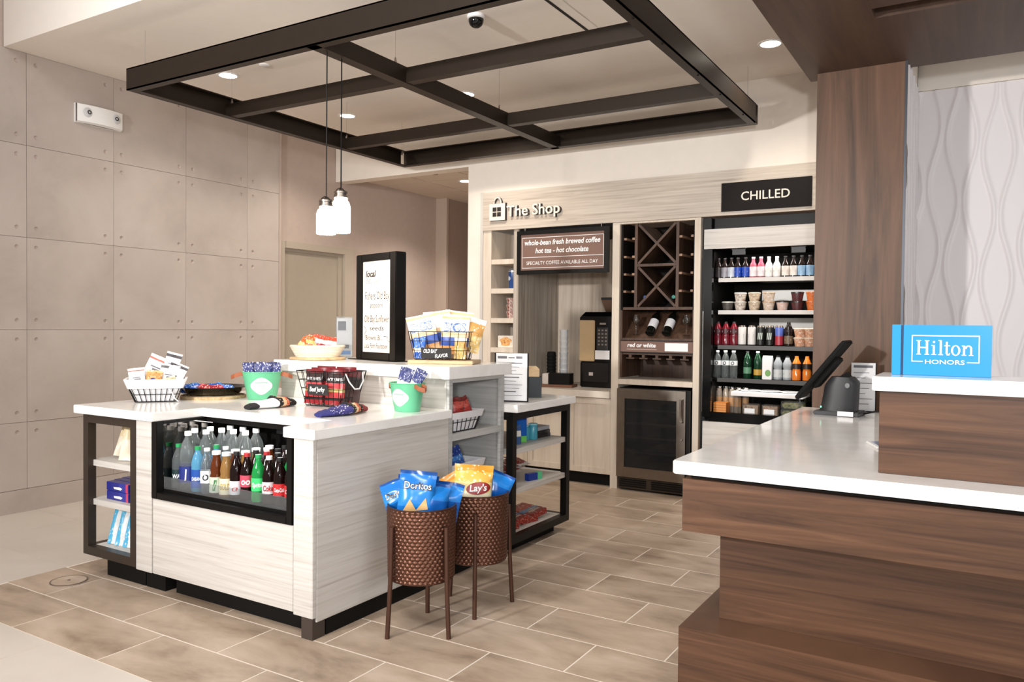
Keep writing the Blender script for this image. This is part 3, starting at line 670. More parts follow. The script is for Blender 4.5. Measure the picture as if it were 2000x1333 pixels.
part('reflection_strip', MB().box(-1.950, -1.9455, 6.138, 6.16, .70, 1.5), CHROME, fg)  # chrome strip put in for the reflection along the black frame
for x in (-1.70, -1.25):
    part('badge', MB().box(x-.055, x+.055, 6.236, 6.249, 1.985, 2.0).box(x-.05, x+.05, 6.238, 6.249, 1.945, 1.985), CHAR, fg)
FSH = [1.765, 1.508, 1.230, .968]
SHM = plain('shelf_edge_white', (206, 200, 194), .4); SHD = plain('shelf_edge_dark', (52, 48, 46), .4)
for k, z in enumerate(FSH):
    s = part('shelf', MB().box(-1.90, -1.065, 6.262, 6.85, z-.018, z), BLACK, fg)
    part('price_rail', MB().box(-1.86, -1.065, 6.250, 6.261, z-.032, z), SHM if k < 2 else SHD, s)
for z, x0 in ((1.60, -1.66), (1.365, -1.68)): part('reflector', MB().box(x0, -1.07, 6.84, 6.858, z, z+.09), plain('reflector', (190, 184, 176), .3), fg)
for z, e in ((1.985, 3.0), (1.74, 1.3), (1.485, 1.3), (1.205, 1.1), (.94, 1.3)):
    lt = bpy.data.lights.new('fridge_led', 'AREA'); lt.shape = 'RECTANGLE'; lt.size = .78; lt.size_y = .02; lt.energy = e; lt.color = (1, .95, .88)
    lo = bpy.data.objects.new('fridge_led_light', lt); COL.objects.link(lo); lo.parent = fg; lo.location = (.015, .075, z-.002); lo.rotation_euler = (math.radians(12), 0, 0)

# ================================================================== goods
def pouch_fn(w, h, t, seed=0, crimp=.07, pinch=.06):
    rr = random.Random(seed); ph = [rr.uniform(0, 6.3) for _ in range(6)]
    def T(x, z):
        u = min(1, max(0, x/w+.5)); v = min(1, max(0, z/h))
        e = max(0, min(1, (min(v, 1-v)-crimp)/.28)); e = e*e*(3-2*e)
        sd = max(0, 1-abs(2*u-1)**3.2)**.7
        wr = 1+.10*math.sin(9*u+ph[0]+4*v)+.07*math.sin(13*v+ph[1]-5*u)
        return t/2*sd*e*wr+.0012
    def B(x, z):   # overall buckle of the sheet
        u, v = x/w+.5, z/h
        k = max(0, (abs(v-.5)-.3)/.2)
        return t*.22*math.sin(3.0*u+ph[2])*v+t*.16*k*math.sin(7*u+ph[3])
    return T, B
def pouch(w, h, t, seed=0, nu=12, nv=16, **k):
    T, B = pouch_fn(w, h, t, seed, **k); mb = MB()
    def P(u, v, s):
        x = (u-.5)*w*(1-.05*math.sin(PI*v)); z = v*h
        return (x, B(x, z)-s*T(x, z), z)
    mb.grid(lambda u, v: P(u, v, 1), nu, nv); mb.grid(lambda u, v: P(u, v, -1), nu, nv)
    W = nu+1; N = W*(nv+1)
    rim = [i for i in range(W)]+[j*W+nu for j in range(1, nv+1)]+[nv*W+i for i in range(nu-1, -1, -1)]+[j*W for j in range(nv-1, 0, -1)]
    mb.f += [(rim[i], rim[(i+1) % len(rim)], rim[(i+1) % len(rim)]+N, rim[i]+N) for i in range(len(rim))]
    return mb
def bag(name, label, cat, loc, rot, w, h, t, mat, group=None, seed=0, texts=(), patches=()):
    """sealed wrapper: one mesh, printed lettering as children; texts = (string, width, height, x, z, material, tilt, bold)"""
    o = tag(obj(name, pouch(w, h, t, seed).mesh(name, 50), mat, None, loc, rot), label, cat, group)
    T, B = pouch_fn(w, h, t, seed)
    for (x0, x1, z0, z1, m) in patches:
        part('printed_patch', MB().grid(lambda u, v: (x0+(x1-x0)*u, B(x0+(x1-x0)*u, z0+(z1-z0)*v)-T(x0+(x1-x0)*u, z0+(z1-z0)*v)-.0008, z0+(z1-z0)*v), 6, 6), m, o, world=False)
    for tx in texts:
        s, tw, th, x, z, m, tilt = tx[:7]; bold = tx[7] if len(tx) > 7 else .02
        part('lettering', textmb(s, tw, th, bold, 0, fn=lambda a, b: (a, B(a, b)-T(a, b)-.0022, b), base=(x, z), rot=tilt), m, o, world=False)
    return o
def R3(x=0, y=0, z=0): return (math.radians(x), math.radians(y), math.radians(z))
def ring_rect(w, d, z, r=.02, n=3):
    pts = []
    for (cx, cy, a0) in ((w/2-r, d/2-r, 0), (-w/2+r, d/2-r, 90), (-w/2+r, -d/2+r, 180), (w/2-r, -d/2+r, 270)):
        for k in range(n+1):
            a = math.radians(a0+90*k/n); pts.append((cx+r*math.cos(a), cy+r*math.sin(a), z))
    return pts
def wire_basket(t, w0, d0, w1, d1, h, mat, rings=3, nw=6, nd=4, r=.0022, liner=None, fold=.3):
    def dim(v): return w0+(w1-w0)*v, d0+(d1-d0)*v
    for k in range(rings+1):
        v = k/rings; a, b = dim(v); part('wire_ring', MB().tube(ring_rect(a, b, h*v+.003), r*(1.5 if k == rings else 1), 6, True), mat, t, smooth=60, world=False)
    for i in range(nw+1):
        for s in (-1, 1):
            u = i/nw-.5; part('wire', MB().tube([(u*(w0-.03), s*d0/2, .003), (u*(w1-.03), s*d1/2, h)], r, 6), mat, t, world=False)
    for i in range(nd+1):
        for s in (-1, 1):
            u = i/nd-.5; part('wire', MB().tube([(s*w0/2, u*(d0-.03), .003), (s*w1/2, u*(d1-.03), h)], r, 6), mat, t, world=False)
    for i in range(1, nw): part('wire', MB().tube([((i/nw-.5)*w0, -d0/2, .003), ((i/nw-.5)*w0, d0/2, .003)], r, 6), mat, t, world=False)
    if liner:
        def lp(v, o): a, b = dim(v); return [(x, y, .006+h*v) for x, y, _ in ring_rect(a-.012+o, b-.012+o, 0)]
        mb = MB(); rows = [lp(0, 0), lp(.5, .002), lp(1, .004), lp(1.0, .03), lp(1-fold, .03)]; n = len(rows[0])
        for rw_ in rows: mb.v += rw_
        for j in range(4): mb.f += [(j*n+i, j*n+(i+1) % n, (j+1)*n+(i+1) % n, (j+1)*n+i) for i in range(n)]
        mb.f.append(tuple(range(n)))
        part('cloth_liner', mb, liner, t, smooth=50, world=False, label='white cloth liner folded over the rim')

CT, UT, WT = .9185, 1.1475, .9005
# ---- lined basket on the left of the counter
b1 = thing('lined_basket', 'white lined wire basket of snack packets at the left end of the counter', 'basket', (-4.07, 2.80, CT), R3(0, 0, 52))
wire_basket(b1, .215, .15, .31, .22, .125, BLACK, 3, 8, 5, liner=LINER, fold=.42)
part('ribbon', MB().tube([(.07, -.112, .075), (.085, -.10, .055), (.10, -.095, .02), (.118, -.09, .004)], .004, 6), LINER, b1, world=False, smooth=60)
WPK = bands('white_red_packet', [(0, (236, 236, 238)), (.84, (196, 110, 96)), (.9, (238, 236, 236))])
WPB = bands('white_black_packet', [(0, (236, 238, 240)), (.83, (66, 60, 62)), (.93, (232, 230, 228))])
COOK = bands('cookie_packet', [(0, (178, 120, 66)), (.3, (206, 150, 92)), (.9, (224, 190, 140))], speck=(150, 84, 44))
def inb(base, dx, dy, dz):
    th = base.rotation_euler[2]; return (base.location[0]+dx*math.cos(th)-dy*math.sin(th), base.location[1]+dx*math.sin(th)+dy*math.cos(th), base.location[2]+dz)
g1 = 'packets in the lined basket'
bag('snack_packet', 'white packet with red band tilted at the left front of the lined basket', 'snack packet', inb(b1, -.09, -.05, .07), R3(-12, -8, 50), .085, .125, .022, WPK, g1, 1, (), [(-.02, .018, .066, .071, GREYINK), (-.014, .02, .052, .062, GREYINK)])
bag('snack_packet', 'tall white packet with red band leaning right at the back of the lined basket', 'snack packet', inb(b1, -.055, .03, .08), R3(-8, 26, 54), .12, .19, .025, WPK, g1, 2, (), [(-.035, .03, .118, .125, GREYINK), (-.02, .036, .10, .112, GREYINK)])
bag('snack_packet', 'small white packet with black band sticking highest out of the lined basket', 'snack packet', inb(b1, .05, .04, .11), R3(-4, 16, 54), .085, .17, .016, WPB, g1, 3, (), [(-.02, .02, .10, .106, GREYINK), (-.014, .012, .085, .094, GREYINK)])
bag('snack_packet', 'wide white packet with black band in the middle of the lined basket', 'snack packet', inb(b1, .055, -.01, .06), R3(-10, 12, 50), .125, .15, .024, WPB, g1, 4, (), [(-.03, .034, .085, .092, GREYINK), (-.02, .02, .068, .08, GREYINK)])
bag('snack_packet', 'white packet with black band leaning over the right rim of the lined basket', 'snack packet', inb(b1, .065, .0, .075), R3(-6, 24, 48), .10, .15, .022, WPB, g1, 5)
bag('cookie_packet', 'golden brown cookie packet in the middle of the lined basket', 'cookie packet', inb(b1, -.02, -.045, .06), R3(-14, 6, 52), .085, .12, .03, COOK, g1, 6)
bag('snack_packet', 'blue wrapper lying at the front rim of the lined basket', 'snack packet', inb(b1, .0, -.07, .10), R3(-60, 20, 60), .07, .07, .02, plain('wrap_blue', (44, 60, 140), .3), g1, 7)
bag('snack_packet', 'tan wrapper lying at the right front rim of the lined basket', 'snack packet', inb(b1, .06, -.07, .095), R3(-55, -15, 45), .09, .08, .02, bands('tan_wrap', [(0, (214, 190, 140)), (.6, (238, 226, 196))], speck=(120, 80, 40)), g1, 8)
# ---- tray of candy on woven mat
mt = thing('woven_mat', 'round woven straw mat under the black tray', 'mat', (-4.01, 3.14, CT))
mm = MB()
for k in range(9): part('woven_coil', MB().tube([((.015+.0205*k)*math.cos(2*PI*i/40), (.015+.0205*k)*math.sin(2*PI*i/40), .007) for i in range(40)], .0108 if k else .016, 6, True), WOVEN, mt, smooth=60, world=False)
solo('black_tray', MB().lathe([(.001, .003), (.12, .0), (.15, .008), (.185, .045), (.20, .048), (.20, .051), (.183, .049), (.147, .013), (.115, .006), (.001, .006)], seg=40, cap=False), BLACKG, 'round black tray holding blue and red candy bags', 'tray', (-4.01, 3.14, CT+.0185), smooth=40)
g2 = 'candy bags on the black tray'
BLUEW = bands('blue_candy', [(0, (30, 92, 190)), (.45, (60, 150, 220)), (.62, (20, 60, 160))], .25, speck=(220, 236, 246)); REDW = bands('red_candy', [(0, (180, 40, 52)), (.5, (226, 96, 96)), (.65, (190, 30, 48))], .25, speck=(240, 220, 220))
for i, (dx, dy, m, rz, lab) in enumerate([(-.10, -.09, BLUEW, 40, 'blue candy bag at the left edge of the black tray'), (-.035, -.03, BLUEW, 75, 'light blue candy bag left of the red one on the black tray'), (.035, .03, REDW, 30, 'red candy bag between the blue ones on the black tray'), (.10, .09, BLUEW, 60, 'blue candy bag at the right edge of the black tray'), (-.05, .06, BLUEW, 20, 'blue candy bag at the back of the black tray'), (.07, -.02, REDW, 80, 'red candy bag at the front of the black tray')]):
    bag('candy_bag', lab, 'candy bag', (-4.01+dx*.9-.03*math.sin(math.radians(rz)), 3.14+dy*.9-.03, CT+.042+.004*(i > 3)), R3(-80, 0, rz), .10, .085, .055, m, g2, 20+i)
# ---- green buckets
BAR = bands('navy_bar', [(0, (196, 84, 60)), (.3, (226, 214, 206)), (.5, (40, 48, 110)), (.85, (30, 38, 96))], .3, speck=(230, 226, 230))
def bucket(label, loc, rz, s=1.0, badge_a=-90, handles=(0, 180)):
    t = thing('green_bucket', label, 'bucket', loc, R3(0, 0, rz), 'green metal buckets')
    r0, r1, h = .078*s, .108*s, .155*s
    part('pail', MB().lathe([(r0*.98, 0), (r0, .003), (r1, h-.004), (r1+.004, h-.002), (r1+.004, h+.002), (r1-.003, h), (r0-.003, .006), (.001, .006)], seg=40, sy=.8), GREEN, t, smooth=40, world=False)
    def onw(a, z, o=.0015):
        r = r0+(r1-r0)*z/h+o; return (r*math.cos(a), .8*r*math.sin(a), z)
    a0 = math.radians(badge_a)
    mb = MB(); N = 32; c = (0, h*.5); ctr = onw(a0, h*.5, .003); mb.v.append(ctr)
    for k in range(N):
        t_ = 2*PI*k/N; q = 1+.07*math.cos(4*t_); mb.v.append(onw(a0+.62*q*math.cos(t_), h*.5+h*.29*q*math.sin(t_)*(1 if abs(math.sin(t_)) < .8 else 1.05), .0025))
    mb.f += [(0, 1+k, 1+(k+1) % N) for k in range(N)]
    # finer ring so the badge follows the curved wall
    mb2 = MB(); mb2.grid(lambda u, v: onw(a0+.62*v*(1+.07*math.cos(8*PI*u))*math.cos(2*PI*u), h*.5+h*.29*v*(1+.07*math.cos(8*PI*u))*math.sin(2*PI*u), .0018), N, 5, True)
    bdg = part('badge', mb2, BADGE, t, smooth=50, world=False, label='white oval label with faint lettering')
    for z, wd in ((h*.6, .36), (h*.5, .2), (h*.42, .26)):
        part('badge_print', MB().grid(lambda u, v: onw(a0+wd*(2*u-1), z+.006*s*v*(1 if z > h*.55 else .5), .0026), 10, 1), plain('badge_print', (140, 170, 155), .6), bdg, world=False)
    for a in handles:
        a = math.radians(a); d = Vector((math.cos(a), math.sin(a)*.8, 0)); sd = Vector((-math.sin(a), math.cos(a), 0)); b0 = Vector(onw(a, h-.012, .002))
        path = [b0-sd*.02-d*.012, b0-sd*.022+d*.004, b0-sd*.024+d*.036-Vector((0, 0, .010)), b0+d*.058-Vector((0, 0, .020)), b0+sd*.024+d*.036-Vector((0, 0, .010)), b0+sd*.022+d*.004, b0+sd*.02-d*.012]
        m = MB()
        for p in path: m.v += [tuple(p-Vector((0, 0, .0115))), tuple(p+Vector((0, 0, .0115))), tuple(p+Vector((0, 0, .0115))+d*.004), tuple(p-Vector((0, 0, .0115))+d*.004)]
        for i in range(len(path)-1):
            for k in range(4): m.f.append((i*4+k, i*4+(k+1) % 4, i*4+4+(k+1) % 4, i*4+4+k))
        m.f += [(0, 1, 2, 3), (len(m.v)-1, len(m.v)-2, len(m.v)-3, len(m.v)-4)]
        part('leather_handle', m, LEATHER, t, smooth=40, world=False, label='tan leather loop handle')
    return t
k1 = bucket('green bucket with tan handles filled with upright navy packets near the black tray', (-3.70, 3.24, CT), 46, 1.05)
for i in range(4):
    bag('snack_bar_packet', f'navy and cream packet, {ORD[i]} from left in the bucket by the tray', 'snack packet', inb(k1, -.072+.047*i, -.005+.012*(i % 2), .095), R3(-6, 3*(i-1.5), 46), .062, .125, .016, BAR, 'packets in the left bucket', 40+i)
k2 = bucket('green bucket with tan handle holding tilted bars near the counter corner', (-2.60, 3.24, CT), -8, .95, -82, (-12, 168))
for i, (dx, dy, ry, lab) in enumerate([(-.045, .0, 14, 'navy bar tilted right, leftmost in the corner bucket'), (-.01, -.02, 20, 'navy bar in the front of the corner bucket'), (.03, .01, 24, 'navy bar tilted right in the middle of the corner bucket'), (.05, -.015, 30, 'navy bar tilted lowest at the right of the corner bucket')]):
    bag('snack_bar_packet', lab, 'snack packet', inb(k2, dx-.02, dy, .085), R3(-8, ry, 30), .052, .145, .014, BAR, 'bars in the corner bucket', 50+i)
# ---- socks
def sock(label, p0, p1, mats, seed):
    a, b = Vector(p0), Vector(p1); d = (b-a); L_ = d.length; rz = math.atan2(d.y, d.x)
    t = thing('folded_sock', label, 'socks', (a.x, a.y, CT), (0, 0, rz), 'folded socks on the counter')
    rr = random.Random(seed)
    def sec(x0, x1, w0, w1, h0, h1):
        return MB().grid(lambda u, v: (x0+(x1-x0)*v, (w0+(w1-w0)*v)/2*math.cos(2*PI*u)+.012*math.sin(5*(x0+(x1-x0)*v)/.26+seed), .0005+(h0+(h1-h0)*v)*(.5+.5*math.sin(2*PI*u))*(1+.12*math.sin(11*u*6.28+seed)*math.sin(5*v+seed))), 16, 6, True)
    cuts = [(0, .15, .055, .10, .022, .032), (.15, .50, .10, .12, .032, .05), (.50, .84, .125, .075, .060, .046), (.84, 1, .075, .05, .046, .03)]
    for nm, c, m in zip(('toe', 'foot', 'pattern_band', 'cuff'), cuts, mats):
        s = sec(c[0]*L_, c[1]*L_, *c[2:]); n = 16
        s.f.append(tuple(range(n-1, -1, -1))); s.f.append(tuple(6*n+k for k in range(n)))
        part(nm, s, m, t, smooth=60, world=False)
SOCKW = plain('sock_white', (232, 230, 232), .9, noise=.05); SOCKB = plain('sock_black', (30, 28, 30), .9); NAVY = plain('sock_navy', (44, 44, 104), .9, noise=.1)
SOCKP = bands('sock_pattern', [(0, (30, 26, 30)), (.25, (226, 190, 150)), (.5, (196, 90, 60)), (.75, (30, 26, 30))], .9, 0, speck=(240, 220, 180))
sock('white folded socks with black toe in front of the left bucket', (-3.29, 2.79), (-3.27, 3.09), (SOCKB, SOCKW, SOCKP, SOCKB), 1)
sock('navy folded socks with red cuff in front of the beef jerky basket', (-2.75, 2.76), (-2.74, 3.08), (NAVY, bands('sock_navy_print', [(0, (44, 44, 104)), (.4, (60, 56, 116))], .9, 0, speck=(220, 216, 226)), SOCKP, plain('sock_red', (130, 50, 50), .9)), 2)
# ---- beef jerky basket
jb = thing('wire_basket', 'black wire basket of red jerky bags with a chalk sign reading beef jerky', 'basket', (-3.10, 3.20, CT), R3(0, 0, 4))
wire_basket(jb, .25, .155, .33, .22, .19, BLACK, 4, 7, 5, .0018)
part('rope_handle', MB().tube([(.155, -.07, .185), (.172, -.06, .14), (.178, -.02, .10), (.178, .02, .10), (.172, .06, .14), (.158, .07, .185)], .004, 8), LINER, jb, smooth=60, world=False)
ch = part('chalk_tag', MB().add([(-.072, -.104, .065), (.066, -.104, .065), (.066, -.112, .125), (-.072, -.112, .125), (-.072, -.101, .065), (.066, -.101, .065), (.066, -.109, .125), (-.072, -.109, .125)], [(0,1,2,3),(7,6,5,4),(0,4,5,1),(1,5,6,2),(2,6,7,3),(3,7,4,0)]), CHALK, jb, world=False, label='black chalk tag with white handwriting')
part('lettering', textmb('Beef Jerky', .105, .026, .02, .2, fn=lambda a, b: (a-.003, -.1135-(b-.08)*.0, b), base=(0, .085)), WHITE, ch, world=False)
JERK = bands('jerky_bag', [(0, (160, 40, 46)), (.12, (40, 32, 32)), (.2, (196, 58, 62)), (.36, (196, 176, 110)), (.46, (206, 70, 74)), (.62, (56, 42, 42)), (.9, (120, 30, 36))], .35)
for i in range(2):
    for j in range(3):
        bag('jerky_bag', f'red and black jerky bag, {["left", "right"][i]} one of the {["front", "middle", "back"][j]} row in the wire basket', 'jerky bag', inb(jb, -.075+.145*i, -.06+.055*j, .012), R3(-4+3*j, 0, 4), .128, .19+.006*j, .03, JERK, 'jerky bags', 60+i*3+j,
            [('JACK LINKS', .10, .018, 0, .128, WHITE, 0, .03)] if j == 0 else [])
bag('jerky_bag', 'dark jerky bag standing at the right end of the wire basket', 'jerky bag', inb(jb, .125, .0, .012), R3(0, 8, 88), .15, .19, .025, bands('dark_jerky', [(0, (60, 26, 28)), (.5, (40, 28, 28)), (.8, (110, 36, 40))], .35), 'jerky bags', 70)

# ---- raised counter: woven basket, brochure stand, menu board, snack basket
solo('round_board', MB().lathe([(.001, 0), (.165, 0), (.17, .004), (.17, .012), (.165, .016), (.001, .016)], seg=40, cap=False), BOARD, 'thin round wooden board under the cream basket', 'board', (-3.575, 3.57, UT), smooth=40)
cb = thing('cream_basket', 'low oval cream basket of orange snack packets on the raised counter', 'basket', (-3.575, 3.57, UT+.0165), R3(0, 0, 44))
for k in range(7):
    v = k/6; part('woven_ring', MB().tube([((.115+.03*v)*1.12*math.cos(2*PI*i/44)*(1+.008*(i % 2)), (.115+.03*v)*.8*math.sin(2*PI*i/44)*(1+.008*(i % 2)), .007+.010*k) for i in range(44)], .0072, 6, True), plain('cream_weave', (222, 210, 190), .8, noise=.06), cb, smooth=60, world=False)
part('base', MB().lathe([(.12, 0), (.12, .006)], seg=32, sx=1.1, sy=.8), MATS['cream_weave'], cb, world=False)
OR1 = bands('orange_packet', [(0, (206, 92, 40)), (.35, (234, 160, 90)), (.6, (220, 84, 36))], .35, speck=(250, 226, 200)); OR2 = bands('maroon_packet', [(0, (140, 44, 52)), (.4, (226, 210, 206)), (.7, (196, 70, 48))], .35, speck=(240, 226, 220))
for i in range(9):
    u = i/8
    bag('snack_packet', f'{"orange" if i < 4 else "orange and maroon"} snack packet, {ORD[i]} from left in the cream basket', 'snack packet', inb(cb, -.11+.024*i, -.02+.02*((i*2) % 3), .03+.012*math.sin(PI*u)), R3(-28+5*(i % 3), 38-4*i, 40+4*i), .085, .10, .02, OR1 if i < 4 else OR2, 'packets in the cream basket', 80+i)
br = thing('brochure_stand', 'clear upright acrylic brochure stand with white leaflet behind the cream basket', 'brochure stand', (-3.68, 3.92, UT), R3(0, 0, 40))
part('holder', MB().box(-.055, .055, -.03, -.027, 0, .27).box(-.055, .055, .027, .03, 0, .27).box(-.055, -.052, -.027, .027, 0, .27).box(.052, .055, -.027, .027, 0, .27).box(-.052, .052, -.027, .027, 0, .003), ACRYL, br, world=False)
lf = part('leaflet', MB().box(-.05, .05, -.02, .015, .004, .26), PAPER, br, world=False)
part('leaflet_print', MB().box(-.042, .01, -.0215, -.0203, .18, .24).box(-.042, .03, -.0215, -.0203, .06, .085), GREYINK, lf, world=False)
part('leaflet_print', MB().box(-.04, .04, -.0215, -.0203, .02, .045), plain('leaflet_blue', (110, 150, 206), .6), lf, world=False)
ms = thing('menu_board', 'black framed white menu board reading local delights on the raised counter', 'menu board', (-3.20, 3.72, UT), R3(0, 0, -17))
W_, H_, D_ = .45, .655, .075
part('base_plate', MB().box(-.30, .225, -.05, .06, 0, .004), BLACK, ms, world=False)
fz = .0045
part('frame', MB().box(-W_/2, -W_/2+.066, -D_/2, D_/2, fz, H_).box(W_/2-.066, W_/2, -D_/2, D_/2, fz, H_).box(-W_/2+.066, W_/2-.066, -D_/2, D_/2, H_-.045, H_).box(-W_/2+.066, W_/2-.066, -D_/2, D_/2, fz, .05), BLACK, ms, bevel=.004, world=False)
sh = part('sheet', MB().box(-W_/2+.066, W_/2-.066, -D_/2+.012, D_/2-.01, .05, H_-.045), CREAMP, ms, world=False)
part('side_latch', MB().tube([(-W_/2, 0, .27), (-W_/2-.022, 0, .265), (-W_/2-.022, 0, .225), (-W_/2, 0, .22)], .004, 6), BLACK, ms, world=False)
def mt_(s, x, z, wd, ht, mat=INK, bold=.01, shear=.0): part('lettering', textmb(s, wd, ht, bold, shear, fn=lambda a, b: (a, -D_/2+.0112, b), center=False, base=(x, z)), mat, sh, world=False)
mt_('local', -.128, .515, .12, .040, INK, .03, .25)
mt_('DELIGHTS', -.128, .475, .20, .026, GREYINK, 0)
for s, x, z, wd, ht in (('Fishers Old Bay', -.135, .375, .275, .05), ('popcorn', -.075, .325, .14, .032), ('Old Bay Sunflower', -.14, .235, .28, .045), ('seeds', -.08, .185, .16, .03), ('Browns Bl...', -.125, .125, .19, .032), ('Local Farm Foundation', -.14, .075, .26, .032)): mt_(s, x, z, wd, ht, INK, -.003, .12)
part('lettering', MB().tube([(-.15, -D_/2+.0115, .21), (-.13, -D_/2+.0115, .20), (-.12, -D_/2+.0115, .18), (-.14, -D_/2+.0115, .16), (-.125, -D_/2+.0115, .15), (-.145, -D_/2+.0115, .14)], .0014, 5).tube([(.08, -D_/2+.0115, .15), (.12, -D_/2+.0115, .148), (.125, -D_/2+.0115, .125), (.155, -D_/2+.0115, .115)], .0014, 5), INK, sh, world=False)
solo('wood_board', MB().box(-.19, .19, -.12, .12, 0, .02), BOARD, 'rectangular wooden board under the sunflower seed basket', 'board', (-2.70, 3.71, UT), R3(0, 0, 22), bevel=.003)
sb = thing('wire_basket', 'dark wire basket of sunflower seed bags with a chalk sign on the raised counter', 'basket', (-2.715, 3.71, UT+.0205), R3(0, 0, 22))
wire_basket(sb, .30, .17, .36, .23, .16, BLACK, 3, 7, 4, .0018)
ch = part('chalk_tag', MB().box(-.10, .075, -.113, -.108, .012, .072), CHALK, sb, world=False, label='black chalk tag with white handwriting')
part('lettering', textmb('OLD BAY', .08, .022, .02, .2, fn=lambda a, b: (a, -.1145, b), base=(-.045, .042)), WHITE, ch, world=False)
part('lettering', textmb('FLAVOR', .075, .020, .02, .2, fn=lambda a, b: (a, -.1145, b), base=(.02, .018), rot=.12), WHITE, ch, world=False)
BIG = bands('seed_bag', [(0, (206, 150, 96)), (.2, (58, 84, 160)), (.42, (224, 190, 150)), (.55, (244, 243, 241)), (.9, (226, 178, 120)), (.96, (246, 244, 240))], .4)
BIGB = bands('seed_bag_blue', [(0, (50, 100, 190)), (.3, (236, 226, 210)), (.5, (60, 110, 196))], .35, speck=(240, 240, 246)); BIGT = bands('seed_bag_tan', [(0, (226, 190, 120)), (.5, (214, 160, 90)), (.85, (246, 240, 226))], .35, speck=(245, 235, 210))
BLU = plain('logo_blue', (72, 108, 168), .4)
for i, (dx, dy, dz, ry, lab) in enumerate([(-.085, -.03, .04, -14, 'white sunflower seed bag tilted left at the front of the wire basket'), (.075, -.045, .035, 2, 'white sunflower seed bag upright at the front right of the wire basket'), (-.03, .03, .06, -6, 'white sunflower seed bag at the back left of the wire basket'), (.06, .05, .06, 6, 'white sunflower seed bag at the back right of the wire basket')]):
    bag('seed_bag', lab, 'seed bag', inb(sb, dx, dy, dz), R3(-6, ry, 24), .165, .225, .04, BIG, 'sunflower seed bags', 100+i, [('BiGS', .125, .05, 0, .13, BLU, 0, .035), ('BiGS', .118, .046, 0, .132, WHITE, 0, -.004)] if i < 2 else [])
bag('seed_bag', 'tan snack bag leaning over the right end of the seed basket', 'seed bag', inb(sb, .145, .0, .05), R3(0, 16, 40), .12, .20, .04, BIGT, 'sunflower seed bags', 110)
bag('seed_bag', 'blue snack bag low in the left end of the seed basket', 'seed bag', inb(sb, -.12, -.06, .008), R3(-3, -3, 22), .07, .12, .03, BIGB, 'sunflower seed bags', 111)
bag('seed_bag', 'tan and white snack bag low in the right end of the seed basket', 'seed bag', inb(sb, .115, -.065, .008), R3(-3, 2, 22), .07, .12, .03, BIGT, 'sunflower seed bags', 112)

# ---- baskets on the side shelves
sb1 = thing('lined_basket', 'white lined wire basket of red snacks on the upper side shelf', 'basket', (-2.565, 3.615, .7805), R3(0, 0, 90))
wire_basket(sb1, .25, .14, .31, .19, .105, BLACK, 2, 6, 3, liner=LINER, fold=.35)
RS = bands('red_snack', [(0, (170, 50, 44)), (.5, (196, 84, 72)), (.8, (120, 40, 36))], .35, speck=(60, 40, 38))
for i in range(5):
    bag('snack_packet', f'dark red snack packet, {ORD[i]} from front in the upper side shelf basket', 'snack packet', inb(sb1, -.11+.052*i, -.03+.02*(i % 2), .065), R3(-22+8*(i % 3), 20-10*i, 80), .09, .12, .03, RS, 'red packets on the side shelf', 120+i)
sb2 = thing('lined_basket', 'white lined wire basket of blue snacks on the lower side shelf', 'basket', (-2.575, 3.64, .4785), R3(0, 0, 90))
wire_basket(sb2, .27, .14, .33, .19, .12, BLACK, 2, 6, 3, liner=LINER, fold=.3)
BS = bands('blue_snack', [(0, (40, 90, 170)), (.4, (60, 130, 206)), (.6, (30, 60, 140))], .3, speck=(214, 214, 226))
for i in range(4):
    bag('snack_packet', f'blue snack packet, {ORD[i]} from front in the lower side shelf basket', 'snack packet', inb(sb2, -.13+.055*i, -.03+.02*(i % 2), .075), R3(-20+8*(i % 2), 10-8*i, 78), .095, .13, .03, BS, 'blue packets on the side shelf', 130+i)

# ---- left rack goods
TANB = bands('tan_pouch', [(0, (238, 226, 204)), (.45, (232, 212, 170)), (.8, (206, 164, 96))], .4, speck=(240, 230, 210))
bag('snack_pouch', 'tan pouch leaning back on the top shelf of the left rack', 'snack pouch', (-4.06, 2.60, .623), R3(-20, 14, 52), .12, .24, .045, TANB, 'tan pouches on the left rack', 140)
bag('snack_pouch', 'tan and white pouch nearest the post on the top shelf of the left rack', 'snack pouch', (-3.93, 2.55, .623), R3(-14, 8, 52), .12, .24, .045, TANB, 'tan pouches on the left rack', 141)
TPM = bands('toothpaste_box', [(0, (40, 44, 130)), (.55, (48, 56, 150)), (.86, (206, 60, 90)), (.95, (40, 44, 120))], .3, 0)
def carton(name, label, cat, loc, rz, l, d, h, mat, group=None, texts=(), rx=0):
    o = solo(name, MB().box(-l/2, l/2, -d/2, d/2, 0, h), mat, label, cat, loc, R3(rx, 0, rz), group, bevel=.0015)
    for s, wd, ht, x, z, m in texts: part('lettering', textmb(s, wd, ht, .03, .2, fn=lambda a, b: (a, -d/2-.001, b), base=(x, z)), m, o, world=False)
    return o
